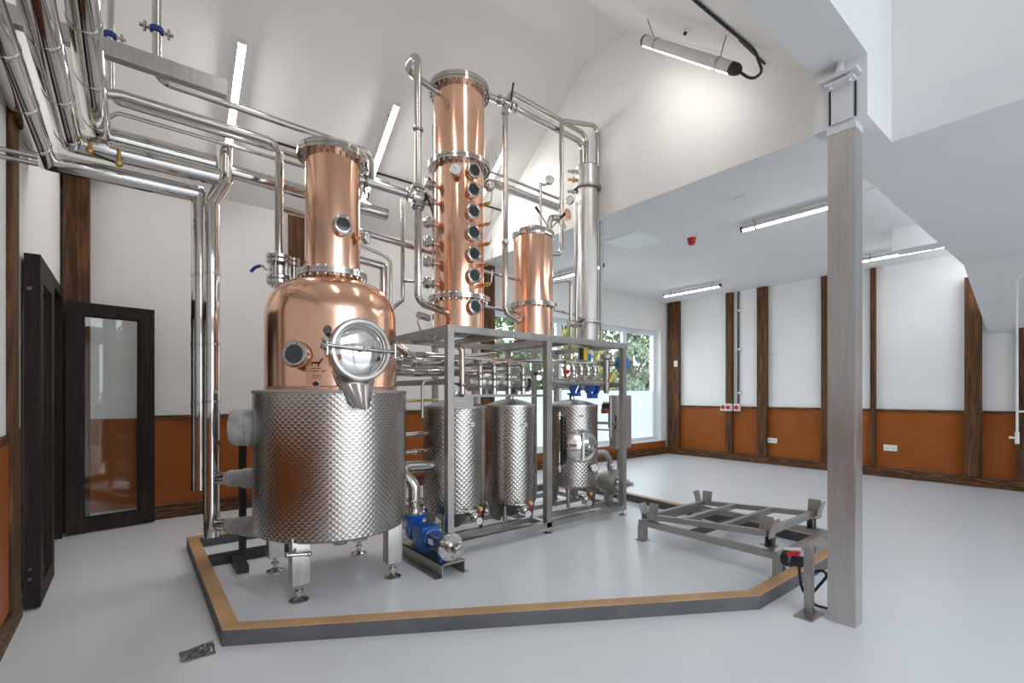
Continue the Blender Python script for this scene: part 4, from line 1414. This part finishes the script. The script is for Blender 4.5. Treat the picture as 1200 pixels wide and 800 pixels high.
# yellow and black warning tag
t = thing('hazard_tag', 'small black and yellow tag hanging under the top rail', 'tag', (3.88, 3.60, 1.74))
MB().box((3.81, 3.60, 1.735), (3.865, 3.606, 1.865)).build('black_half', 'ink', t, smooth=False)
MB().box((3.865, 3.60, 1.735), (3.93, 3.606, 1.865)).build('yellow_half', 'yellow_paint', t, smooth=False)
MB().box((3.79, 3.607, 1.72), (3.95, 3.615, 1.88)).build('holder', 'steel_frame', t, smooth=False)
# valve with small blue cap and blue motor at the end of the frame
t = thing('blue_cap_valve', 'small valve with a light blue cap beside the dial gauge', 'valve', (3.97, 3.66, 1.70))
MB().cyl((3.97, 3.66, 1.70), (3.97, 3.66, 1.77), .02, n=12).build('body', 'steel_polished', t)
MB().lathe([(0, 0), (.04, 0), (.04, .05), (.03, .065), (0, .065)], (3.97, 3.655, 1.765), 18, (-.3, -.9, .3)).build('cap', 'blue_light', t)
t = thing('blue_motor', 'light blue round motor at the end of the frame', 'motor', (4.48, 3.56, 1.62))
MB().lathe([(0, 0), (.05, 0), (.085, .02), (.092, .07), (.085, .13), (.05, .155), (0, .16)], (4.40, 3.60, 1.715), 26, (.75, -.65, 0)).build('housing', 'blue_light', t)
MB().cyl((4.25, 3.72, 1.715), (4.42, 3.585, 1.715), .03, n=12).build('shaft', 'steel_frame', t)
# blue diaphragm pump pair on the hatch tank top
for k, (x, lb) in enumerate(((3.88, 'dark blue diaphragm pump on the tank lid, the smaller one'), (4.16, 'dark blue diaphragm pump on the tank lid, the larger one'))):
    sc = .85 + .25 * k
    t = thing('diaphragm_pump', lb, 'pump', (x, 3.74, 1.28))
    z = 1.425
    MB().lathe([(0, -.07 * sc), (.045 * sc, -.07 * sc), (.062 * sc, -.05 * sc), (.062 * sc, -.02 * sc), (.035 * sc, -.015 * sc), (.035 * sc, .015 * sc), (.062 * sc, .02 * sc), (.062 * sc, .05 * sc), (.045 * sc, .07 * sc), (0, .07 * sc)], (x, 3.74, z), 20, (1, -.1, 0)).build('housing', 'blue_paint', t)
    MB().box((x - .05, 3.70, z - .10 * sc), (x + .05, 3.78, z - .055 * sc)).build('base', 'blue_paint', t, smooth=False)
    MB().tube([(x - .05 * sc, 3.70, z - .05), (x + .0, 3.68, z + .075 * sc), (x + .06 * sc, 3.70, z + .05)], .010, 8, .03).build('manifold', 'steel_polished', t)
# small plumbing between the hatch tank and the end post
pipe('service_pipe', 'thin horizontal pipe beside the hatch tank, the upper one', [(4.22, 3.80, 1.03), (4.32, 3.50, 1.03)], .016, 'steel_frame')
pipe('service_pipe', 'thin horizontal pipe beside the hatch tank, the lower one', [(4.26, 3.75, .95), (4.33, 3.50, .95)], .010, 'steel_frame')
pipe('service_hose', 'black hose loop beside the hatch tank', [(4.345, 3.65, 1.145), (4.345, 3.65, .98), (4.345, 3.60, .92), (4.345, 3.55, .98), (4.345, 3.55, 1.12)], .009, 'black_plastic', bend=.05)
pipe('service_pipe', 'upright thin pipe with a tap end beside the hatch tank', [(4.292, 3.582, 1.34), (4.292, 3.582, .86)], .017, 'steel_frame')
t = thing('terminal_block', 'small dark red terminal block beside the hatch tank', 'terminal', (4.30, 3.64, 1.16))
MB().box((4.24, 3.62, 1.14), (4.36, 3.68, 1.20), .004).build('body', 'red_wax', t, smooth=False)
MB().box((4.245, 3.625, 1.20), (4.355, 3.675, 1.25), .004).build('cover', 'black_plastic', t, smooth=False)
MB().tube([(4.25, 3.65, 1.262), (4.36, 3.65, 1.262)], .014, 8).build('rail', 'brass', t)
# control cabinet behind the frame
t = thing('control_cabinet', 'tall brownish steel control cabinet behind the end of the frame', 'cabinet', (4.86, 3.9, 0))
MB().box((4.735, 3.86, .68), (5.03, 3.97, 1.35), .006).build('body', 'steel_brushed', t, smooth=False)
MB().box((4.74, 3.852, .70), (5.025, 3.862, 1.33), .003).build('door', 'steel_brushed', t, smooth=False)
MB().box((4.86, 3.88, 0), (4.92, 3.95, .68)).box((4.78, 3.86, 0), (4.94, 3.98, .012)).build('pedestal', 'steel_frame', t, smooth=False)

# steel centrifugal pump at the end of the frame
t = thing('centrifugal_pump', 'steel centrifugal pump with a bolted round face at the end of the frame', 'pump', (4.50, 3.8, 0))
ax = Vector((.20, -.98, 0)).normalized()
pc = Vector((4.545, 3.80, .305))
MB().lathe([(0, -.12), (.09, -.12), (.13, -.10), (.15, -.02), (.155, .05), (.14, .10), (.13, .12), (0, .12)], pc, 36, ax).build('casing', 'steel_frame', t)
fm = MB().lathe([(0, .12), (.12, .12), (.12, .135), (.06, .14), (.05, .17), (0, .17)], pc, 32, ax)
for k in range(8):
    a = k * PI / 4
    q = pc + ax * .12 + ax.cross(up) * (math.cos(a) * .095) + up * (math.sin(a) * .095)
    fm.cyl(q, q + ax * .03, .012, n=6)
fm.build('face_plate', 'steel_polished', t)
MB().cyl(pc + ax * .16, pc + ax * .30, .03, n=16).lathe([(0, 0), (.05, 0), (.05, .02), (0, .02)], pc + ax * .22, 18, ax).build('inlet', 'steel_polished', t)
MB().tube([pc + up * .12, pc + up * .26, pc + up * .36 + Vector((-.08, .01, 0)), pc + up * .36 + Vector((-.32, .05, 0))], .034, 16, .08).build('outlet', 'steel_polished', t)
mb = MB()
clamp(mb, pc + up * .2, up, .036)
mb.build('clamp', 'steel_polished', t)
MB().lathe([(0, -.12), (.10, -.12), (.10, -.32), (.06, -.34), (0, -.34)], pc, 26, ax).build('motor', 'steel_frame', t)
MB().box((4.40, 3.70, 0), (4.66, 4.14, .02)).box((4.50, 3.78, .02), (4.58, 3.86, .17)).build('bedplate', 'steel_frame', t, smooth=False)
# pipes between pot jacket and first tank
pipe('feed_pipe', 'steel pipe joining the pot jacket to the first tank, upper one', [(1.60, 3.95, .99), (2.10, 3.95, 1.0)], .02)
pipe('feed_pipe', 'steel pipe with a fitting joining the pot jacket to the first tank', [(1.60, 3.95, .82), (2.10, 3.95, .84)], .018, clamps=[((1.88, 3.95, .832), (1, 0, 0)), ((2.02, 3.95, .836), (1, 0, 0))])

# ================================================================== BLUE PUMP
t = thing('screw_pump', 'blue screw pump with a bolted steel end flange on a channel base', 'pump', (1.87, 3.4, 0))
bx0, bx1, by0, by1 = 1.785, 1.985, 3.07, 3.86
mb = MB()
mb.box((bx0, by0, .004), (bx0 + .008, by1, .10)).box((bx1 - .008, by0, .004), (bx1, by1, .10)).box((bx0, by0, .092), (bx1, by1, .10))
mb.box((bx0 - .05, by0, 0), (bx0 + .008, by1, .008)).box((bx1 - .008, by0, 0), (bx1 + .03, by1, .008))
mb.build('base_channel', 'steel_frame', t, smooth=False)
ay = Vector((0, -1, 0))
pz = .205
pc = Vector((1.885, 3.12, pz))
MB().lathe([(0, -.60), (.075, -.60), (.085, -.58), (.085, -.54), (.06, -.53), (.06, -.50), (.072, -.49), (.072, -.30), (.08, -.29), (.08, -.27), (.064, -.26), (.064, -.05), (.095, -.04), (.095, -.012), (0, -.012)], pc, 32, ay).build('pump_body', 'blue_paint', t)
MB().box((1.885 - .075, 3.42, pz - .075), (1.885 + .075, 3.60, pz + .085), .012).build('gear_housing', 'blue_paint', t)
fm = MB().lathe([(0, -.012), (.105, -.012), (.105, .012), (0, .012)], pc, 36, ay)
for k in range(8):
    a = k * PI / 4 + .2
    q = pc + Vector((math.cos(a) * .085, 0, math.sin(a) * .085))
    fm.cyl(q, q + ay * .035, .012, n=6)
fm.build('end_flange', 'steel_polished', t)
MB().lathe([(0, .01), (.045, .01), (.045, .04), (.028, .05), (.022, .12), (.035, .125), (.038, .145), (0, .15)], pc, 22, ay).build('inlet_nozzle', 'steel_polished', t)
mb = MB()
for a in (.6, 2.4, 3.6, 5.6):
    mb.cyl(pc + Vector((math.cos(a) * .076, .28, math.sin(a) * .076)), pc + Vector((math.cos(a) * .076, .02, math.sin(a) * .076)), .007, n=8)
mb.build('tie_rod', 'steel_polished', t)
MB().bar((1.885 - .066, 3.27, pz + .005), (1.885 - .066, 3.34, pz + .005), .004, .04).build('rating_plate', 'white_plastic', t, smooth=False)
MB().box((1.885 - .075, 3.14, .10), (1.885 + .075, 3.17, pz - .06)).build('foot', 'blue_paint', t, smooth=False)
MB().box((1.885 - .07, 3.44, .10), (1.885 + .07, 3.58, pz - .06)).build('foot', 'blue_paint', t, smooth=False)
tf = Vector((1.86, 3.66, 0))
MB().lathe([(0, .25), (.06, .25), (.075, .31), (.11, .345), (.115, .365), (0, .365)], tf, 32).build('outlet_cone', 'blue_paint', t)
fm = MB().lathe([(0, .366), (.112, .366), (.112, .385), (0, .385)], tf, 32)
for k in range(6):
    a = k * PI / 3
    fm.cyl(tf + Vector((math.cos(a) * .09, math.sin(a) * .09, .36)), tf + Vector((math.cos(a) * .09, math.sin(a) * .09, .41)), .012, n=6)
fm.build('outlet_flange', 'steel_polished', t)
pipe('pump_pipe', 'bent steel pipe rising from the blue pump to the tank', [(1.86, 3.66, .386), (1.86, 3.66, .60), (1.76, 3.76, .74), (2.10, 3.80, .72)], .05, bend=.10, clamps=[((1.86, 3.66, .47), (0, 0, 1))])

# ================================================================== STEEL COLUMN
t = thing('steel_column', 'square brushed stainless column under the white boxed beam', 'column', (3.34, .99, 0))
MB().box((3.275, .925, 0), (3.40, 1.07, 2.905), .006).build('shaft', 'steel_brushed', t, smooth=False)
MB().box((3.273, .923, 2.905), (3.402, 1.072, 2.949)).build('head_plate', 'white_steel', t, smooth=False)
# white connection plates on the beam face
t = thing('beam_bracket', 'white painted bolted bracket on the beam above the column', 'bracket', (3.26, .98, 3.2))
MB().box((3.262, .935, 2.96), (3.279, 1.045, 3.17)).build('web_plate', 'white_steel', t, smooth=False)
MB().box((3.20, .915, 3.165), (3.279, 1.06, 3.18)).build('lower_plate', 'white_steel', t, smooth=False)
MB().box((3.185, .895, 3.195), (3.279, 1.085, 3.212)).build('upper_plate', 'white_steel', t, smooth=False)
MB().prism([(3.279, .98, 3.212), (3.19, .98, 3.212), (3.235, .98, 3.30), (3.279, .98, 3.30)], (0, .022, 0)).build('gusset', 'white_steel', t, smooth=False)
for y in (.94, 1.035):
    MB().cyl((3.225, y, 3.148), (3.225, y, 3.22), .012, n=8).build('bolt', 'white_steel', t)
for y in (.925, 1.055):
    MB().tube([(3.272, y, 2.965), (3.272, y, 3.165)], .005, 8).build('cable', 'ink', t)

# ================================================================== BARREL CRADLE
t = thing('barrel_cradle', 'low stainless tipping cradle with curved saddle plates and coil springs', 'cradle', (3.72, 2.1, 0))
CX0, CX1, CY0, CY1 = 3.70, 4.70, 1.50, 2.76


def cbar(a, b, w_=.05, h_=.05, nm='rail', par=t):
    return MB().bar(a, b, w_, h_).build(nm, 'steel_frame', par, smooth=False)


zb = .165
cbar((CX0 + .03, CY0, zb), (CX0 + .03, CY1, zb))
cbar((CX1 - .03, CY0, zb), (CX1 - .03, CY1, zb))
cbar((CX0 + .055, CY0 + .03, zb), (CX1 - .055, CY0 + .03, zb))
cbar((CX0 + .055, CY1 - .03, zb), (CX1 - .055, CY1 - .03, zb))
for x in (CX0 + .03, CX1 - .03):
    for y in (CY0 + .03, CY1 - .03):
        lg = MB().box((x - .03, y - .035, .008), (x + .03, y + .035, .14)).build('leg', 'steel_frame', t, smooth=False)
        MB().box((x - .05, y - .042, 0), (x + .05, y + .05, .008)).build('foot_plate', 'steel_frame', lg, smooth=False)
# tilting upper frame
ux0, ux1, uy0, uy1 = 3.755, 4.68, 1.62, 2.69


def uz(y):
    return .225 + (uy1 - y) / (uy1 - uy0) * .085


for x in (ux0, ux1):
    cbar((x, uy0, uz(uy0)), (x, uy1, uz(uy1)), .045, .045, 'tilt_rail')
for y in (uy0 + .02, 1.98, 2.34, uy1 - .02):
    cbar((ux0 + .022, y, uz(y)), (ux1 - .022, y, uz(y)), .045, .045, 'tilt_rail')
# saddle plates (curved uprights at corners)
for x, y, s in ((ux0, uy1, 1), (ux1, uy1, 1), (ux0, uy0, -1), (ux1, uy0, -1)):
    z0 = uz(y) - .03
    for ang, off in ((0, .028), (1, -.028)):
        mb = MB()
        rows = []
        for i in range(7):
            u = i / 6
            lean = .035 * u * u * (1 if ang == 0 else -.6)
            zz = z0 + .145 * u
            if ang == 0:
                row = [Vector((x - .05 + k * .05, y + s * (.025 + lean), zz)) for k in range(3)]
            else:
                row = [Vector((x + (.03 if x < 4 else .05) + (.02 * u * u), y + s * (.02 - .05 * k), zz)) for k in range(3)]
            rows.append(row)
        th = Vector((0, s * .008, 0)) if ang == 0 else Vector((.008, 0, 0))
        for a, b in zip(rows, rows[1:]):
            for k in range(2):
                mb.prism([a[k], a[k + 1], b[k + 1], b[k]], th)
        mb.build('saddle_plate', 'steel_frame', t)
for x in (ux0 + .06, ux1 - .06):
    sp_ = MB().helix((x, uy0 + .01, .195), .032, .006, .095, 5.5, 14).build('coil_spring', 'black_metal', t)
    MB().prism([(x - .09, uy0 - .05, .1905), (x + .08, uy0 - .02, .1905), (x + .02, uy0 + .10, .1905)], (0, 0, .006)).build('spring_seat', 'steel_frame', sp_, smooth=False)
MB().box((CX0 + .1, 2.2, .150), (CX1 - .1, 2.34, .156)).build('load_plate', 'black_metal', t, smooth=False)

# ================================================================== SOCKET POST
t = thing('socket_post', 'short stainless post with a floor plate beside the tall column', 'post', (3.27, 1.16, 0))
MB().box((3.245, 1.142, .008), (3.288, 1.188, .415), .003).build('shaft', 'steel_frame', t, smooth=False)
MB().box((3.16, 1.11, 0), (3.34, 1.215, .008)).build('floor_plate', 'steel_frame', t, smooth=False)
MB().box((3.295, 1.14, .375), (3.55, 1.19, .415)).build('arm', 'steel_frame', t, smooth=False)
t = thing('power_socket', 'black round power connector with a red lever on the socket post', 'socket', (3.265, 1.23, .30))
MB().lathe([(0, 0), (.045, 0), (.05, .01), (.05, .05), (.038, .06), (.034, .11), (0, .11)], (3.262, 1.31, .315), 22, (-.08, -1, 0)).build('body', 'black_plastic', t)
MB().bar((3.222, 1.27, .352), (3.23, 1.205, .378), .03, .022).build('lever', 'red_plastic', t, smooth=False)
MB().bar((3.225, 1.29, .385), (3.235, 1.20, .398), .03, .012).build('cover', 'white_plastic', t, smooth=False)
cbl = MB().tube([(3.262, 1.22, .29), (3.255, 1.21, .19), (3.30, 1.208, .11), (3.36, 1.18, .10), (3.41, 1.10, .24), (3.36, 1.16, .26), (3.32, 1.20, .16), (3.36, 1.17, .03), (3.42, 1.11, .012)], .0085, 10, .05).build('power_cable', 'black_plastic')
tag(cbl, 'black cable looping between the socket post and the column', 'cable')

# strip of foil tape on the floor
fp = MB()
rg2 = random.Random(3)
gv = [[fp.bm.verts.new((.195 + .15 * i / 14 + rg2.uniform(-.004, .004), 2.918 + (.12 + .03 * i / 14) * j / 9 + rg2.uniform(-.004, .004), .003 + rg2.uniform(0, .007))) for j in range(10)] for i in range(15)]
for i in range(14):
    for j in range(9):
        fp.bm.faces.new((gv[i][j], gv[i + 1][j], gv[i + 1][j + 1], gv[i][j + 1]))
bmesh.ops.solidify(fp.bm, geom=list(fp.bm.faces), thickness=.003)
tag(fp.build('foil_strip', 'foil', smooth=False), 'crumpled strip of silver tape stuck on the floor by the kerb corner', 'tape')

# ================================================================== LAMPS
def tube_lamp(p0, p1, label, ceil_pts=None, r=.035, glow='lamp_glow', down=(0, 0, -1), group='tube lamps', cap='black_plastic', half=62):
    p0, p1 = Vector(p0), Vector(p1)
    d = (p1 - p0).normalized()
    dn = Vector(down)
    dn = (dn - d * dn.dot(d)).normalized()
    t = thing('tube_lamp', label, 'lamp', (p0 + p1) / 2, group)
    sd = d.cross(dn)
    k = 20

    def sector(a0, a1, rr, name, m):
        mb = MB()
        rings = []
        for p in (p0, p1):
            rings.append([mb.bm.verts.new(p + (dn * math.cos(a0 + (a1 - a0) * i / k) + sd * math.sin(a0 + (a1 - a0) * i / k)) * rr) for i in range(k + 1)])
        for i in range(k):
            mb.bm.faces.new((rings[0][i], rings[0][i + 1], rings[1][i + 1], rings[1][i]))
        mb.bm.faces.new((rings[0][0], rings[0][-1], rings[1][-1], rings[1][0]))
        mb.bm.faces.new(rings[0])
        mb.bm.faces.new(list(reversed(rings[1])))
        return mb.build(name, m, t)
    sector(R(half), R(360 - half), r, 'housing', 'lamp_housing')
    sector(R(-half + .2), R(half - .2), r * .99, 'diffuser', glow)
    for p, s in ((p0, -1), (p1, 1)):
        MB().cyl(p, p + d * (s * .025), r * 1.04, r * .98, 20).build('end_cap', cap, t)
    if ceil_pts:
        for f, c in zip((.14, .86), ceil_pts):
            q = p0.lerp(p1, f)
            MB().cyl(q, Vector(c), .006, n=8).build('hanger', 'steel_frame', t)
            if cap == 'black_plastic':
                MB().lathe([(r * 1.0, -.012), (r * 1.09, -.012), (r * 1.09, .012), (r * 1.0, .012)], q, 20, d).build('strap', 'steel_frame', t)
    return t


kA = (RIDGE - EAVE) / (YB - 4.07)


def zA(y):
    return EAVE + kA * (YB - y)


def zB(y):
    return RIDGE - .782 * (3.44 - y)


nA = Vector((0, -kA, -1)).normalized()
nB = Vector((0, .782, -1)).normalized()

offA = .13
lampsA = ((.80, 'bright tube lamp on the vault slope above the clad pipes'), (2.33, 'bright tube lamp on the vault slope between helmet and tall column'), (3.88, 'bright tube lamp on the vault slope right behind the tall column'))
for x, lb in lampsA:
    ya, yb = 5.10, 6.12
    pa = Vector((x, ya, zA(ya))) + nA * offA
    pb = Vector((x, yb, zA(yb))) + nA * offA
    tube_lamp(pa, pb, lb, [(x, ya + .14 * (yb - ya), zA(ya + .14 * (yb - ya))), (x, ya + .86 * (yb - ya), zA(ya + .86 * (yb - ya)))], down=nA, cap='lamp_housing')
# hanging tube on the other slope with its cable, and two unseen lamps added to light the hall
lb4 = ('white tube lamp hanging on two rods before the gable wall', 'unseen tube lamp added on the near vault slope over the pot still', 'unseen tube lamp added on the near vault slope by the side wall')
for x, lb in zip((3.95, 2.3, .9), lb4):
    ya, yb = 2.853, 1.992
    za, zb_ = 4.827, 4.098
    tube_lamp((x, ya, za), (x, yb, zb_), lb, [(x, ya - .02, zB(ya - .02)), (x, yb + .05, zB(yb + .05))], r=.05, glow='lamp_glow_soft', down=(.30, .1, -1), half=42)
# low ceiling lamps
for (xx, y0, y1, lb) in ((5.95, 1.75, 2.86, 'tube lamp hanging under the low ceiling beside the red sounder'),
                         (8.75, 1.42, 2.42, 'tube lamp under the low ceiling near the end wall and white boxing'),
                         (8.65, 4.60, 5.78, 'tube lamp under the low ceiling in the window corner'),
                         (5.86, 5.06, 6.15, 'tube lamp under the low ceiling behind the slim condenser')):
    tube_lamp((xx, y0, ZC - .085), (xx, y1, ZC - .085), lb, [(xx, y0 + .12, ZC), (xx, y1 - .12, ZC)], glow='lamp_glow_cool')
# unseen lamp added to brighten the near bay
tube_lamp((1.2, -2.6, 5.465), (1.2, -1.4, 5.465), 'unseen tube lamp added under the high ceiling of the near bay', [(1.2, -2.45, 5.55), (1.2, -1.55, 5.55)], glow='lamp_glow_cool')

# cables on the near slope
def on_B(x, y, off=.015):
    return Vector((x, y, zB(y))) + nB * off


t = thing('lamp_cable', 'black cable clipped to the vault slope and looped to the hanging lamp', 'cable', on_B(3.3, 1.95))
MB().tube([on_B(2.6, 1.96), on_B(3.35, 1.95), on_B(3.9, 1.90), on_B(4.10, 1.86, .02), Vector((4.12, 1.82, 4.05)), Vector((4.03, 1.86, 3.96)), Vector((3.955, 1.95, 4.06))], .012, 10, .07).build('cord', 'black_plastic', t)
MB().tube([on_B(3.95, 1.92), on_B(4.41, 1.92)], .010, 8, .05).build('branch_cord', 'black_plastic', t)
MB().lathe([(0, 0), (.045, 0), (.05, .02), (.04, .05), (.02, .07), (0, .07)], Vector((3.95, 1.975, 4.085)), 18, (0, -.76, -.65)).build('plug', 'black_plastic', t)
t = thing('smoke_detector', 'small round white detector on the vault slope', 'detector', on_B(3.95, 2.40, 0))
MB().lathe([(0, 0), (.04, 0), (.04, .02), (.025, .035), (0, .035)], on_B(3.95, 2.40, 0), 20, nB).build('base', 'white_plastic', t)
MB().lathe([(0, .034), (.016, .034), (.016, .06), (0, .06)], on_B(3.95, 2.40, 0), 14, nB).build('sensor', 'black_plastic', t)

# ================================================================== CEILING AND WALL FITTINGS
t = thing('ceiling_hatch', 'square pale access panel in the low ceiling', 'hatch', (5.45, 4.14, ZC - .012))
MB().box((5.14, 3.85, ZC - .006), (5.76, 4.43, ZC)).build('trim_frame', 'white_frame', t, smooth=False)
MB().box((5.165, 3.875, ZC - .012), (5.735, 4.405, ZC - .006)).build('panel', 'hatch_panel', t, smooth=False)
t = thing('alarm_sounder', 'round red alarm sounder on the low ceiling', 'alarm', (6.0, 3.59, ZC))
MB().lathe([(0, -.005), (.055, -.005), (.055, -.03), (.05, -.035), (.05, -.07), (.035, -.095), (0, -.1)], (6.0, 3.59, ZC + .004), 24).build('body', 'red_plastic', t)
MB().lathe([(.054, -.001), (.058, -.001), (.058, -.02), (.054, -.02)], (6.0, 3.59, ZC), 24).build('collar', 'red_plastic', t)
t = thing('cable_tray', 'slim white cable trunking on the low ceiling above the hanging lamp', 'trunking', (5.97, 2.3, ZC))
MB().box((6.00, 1.2, ZC - .018), (6.03, 2.9, ZC)).build('trunking', 'white_plastic', t, smooth=False)
MB().box((6.03, 2.25, ZC - .05), (6.085, 2.42, ZC)).build('junction_box', 'white_plastic', t, smooth=False)
t = thing('wall_vent', 'small flat white plate on the low ceiling', 'plate', (5.3, 2.7, ZC))
MB().box((5.12, 2.42, ZC - .006), (5.2, 2.62, ZC)).build('plate', 'white_plastic', t, smooth=False)
MB().box((5.14, 2.45, ZC - .009), (5.18, 2.59, ZC - .006)).build('grille', 'lamp_housing', t, smooth=False)


def wall_box(name, label, cat, y, z, w_, h_, dep, X, inner=None, face='white_plastic', group=None):
    t = thing(name, label, cat, (X, y, z), group)
    MB().box((X - dep, y - w_ / 2, z - h_ / 2), (X, y + w_ / 2, z + h_ / 2), .004).build('plate', face, t, smooth=False)
    if inner == 'double':
        for s in (-1, 1):
            q = MB().box((X - dep - .006, y + s * w_ * .24 - .02, z - .02), (X - dep, y + s * w_ * .24 + .02, z + .012)).build('outlet', 'lamp_housing', t, smooth=False)
            MB().box((X - dep - .010, y + s * w_ * .24 - .012, z + .018), (X - dep, y + s * w_ * .24 + .012, z + .034)).build('switch', 'white_plastic', t, smooth=False)
    elif inner == 'knob':
        kb = MB().lathe([(0, 0), (.04, 0), (.045, .006), (.04, .02), (0, .02)], (X - dep, y, z), 20, (-1, 0, 0)).build('rotary_knob', 'red_plastic', t)
        MB().bar((X - dep - .026, y, z - .035), (X - dep - .026, y, z + .035), .014, .014, (1, 0, 0)).build('grip', 'red_plastic', kb, smooth=False)
    elif inner == 'small':
        MB().box((X - dep - .006, y - w_ * .25, z - h_ * .25), (X - dep, y + w_ * .25, z + h_ * .25)).build('rocker', 'lamp_housing', t, smooth=False)
    return t


wall_box('wall_socket', 'white double wall socket on the orange panel beside the broad post', 'socket', 4.155, .464, .18, .10, .03, XR - .012, 'double')
wall_box('wall_socket', 'white double wall socket on the orange panel right of the column', 'socket', 2.29, .48, .18, .10, .03, XR - .012, 'double')
wall_box('wall_switch', 'small white switch plate high on the end wall', 'switch', 4.14, 2.15, .09, .11, .02, XR, 'small')
wall_box('thermostat', 'white thermostat on the corner post beside the window', 'thermostat', 6.22, 2.07, .08, .13, .03, XR - .1, 'small')
for y, lb, X in ((5.11, 'red and white isolator switch left of the narrow post', XR - .035), (4.975, 'red and white isolator switch on the narrow post', XR - .09), (4.825, 'red and white isolator switch under the cable conduit', XR - .035)):
    wall_box('isolator_switch', lb, 'switch', y, 1.10, .12, .15, .07, X, 'knob')
t = thing('cable_conduit', 'dark cable conduit rising from the isolators to the ceiling', 'conduit', (XR - .02, 4.83, 1.18))
MB().box((XR - .03, 4.80, 1.18), (XR, 4.845, 3.49)).build('channel', 'steel_frame', t, smooth=False)
MB().tube([(XR - .04, 4.825, 1.18), (XR - .04, 4.825, 3.49)], .012, 8).build('cable', 'black_plastic', t)
for z in (3.1, 2.3, 1.4):
    MB().box((XR - .05, 4.76, z - .02), (XR, 4.86, z + .02)).build('cleat', 'white_plastic', t, smooth=False)
t = thing('tap_pipe', 'white water pipe with a tap hanging below the sloping soffit', 'pipe', (8.15, .70, .76))
MB().tube([(8.15, .25, 2.765), (8.15, .70, 2.765), (8.15, .70, .80)], .012, 10, .06).build('tube', 'white_plastic', t)
MB().cyl((8.15, .25, 2.765), (8.15, .25, 2.90), .012, n=10).build('hanger', 'white_plastic', t)
MB().tube([(8.15, .70, 1.16), (8.15, .45, 1.16)], .012, 10).build('branch', 'white_plastic', t)
MB().cyl((8.15, .70, .92), (8.15, .70, .78), .02, n=12).cyl((8.15, .70, .845), (8.15, .755, .85), .012, n=10).build('tap', 'white_plastic', t)
MB().bar((8.12, .755, .85), (8.18, .755, .85), .018, .026).build('tap_handle', 'white_plastic', t, smooth=False)

# row of small bolts on the end wall post behind the column
t = thing('post_bolt', 'row of pale bolt heads on the timber post behind the column', 'bolts', (XR - .1, 3.12, .4))
for z in (.43, 1.0, 1.6, 2.2, 2.8, 3.3):
    MB().cyl((XR - .1, 3.13, z), (XR - .115, 3.13, z), .018, n=10).build('bolt', 'white_steel', t)
# valve handles under the clad pipes
t = thing('drain_cock', 'pair of brass drain cocks linked by a rod under the clad pipes', 'valve', (.02, 4.36, 2.96))
mb = MB().sphere((-.22, 4.30, 3.0), .026).cyl((-.22, 4.30, 3.0), (-.22, 4.30, 3.06), .012, n=8)
mb.build('cock', 'brass', t)
mb = MB().sphere((-.07, 4.30, 2.96), .026).cyl((-.07, 4.30, 2.96), (-.07, 4.30, 3.06), .012, n=8)
mb.build('cock', 'brass', t)
MB().cyl((-.22, 4.30, 2.99), (-.07, 4.30, 2.955), .007, n=8).build('link_rod', 'black_metal', t)
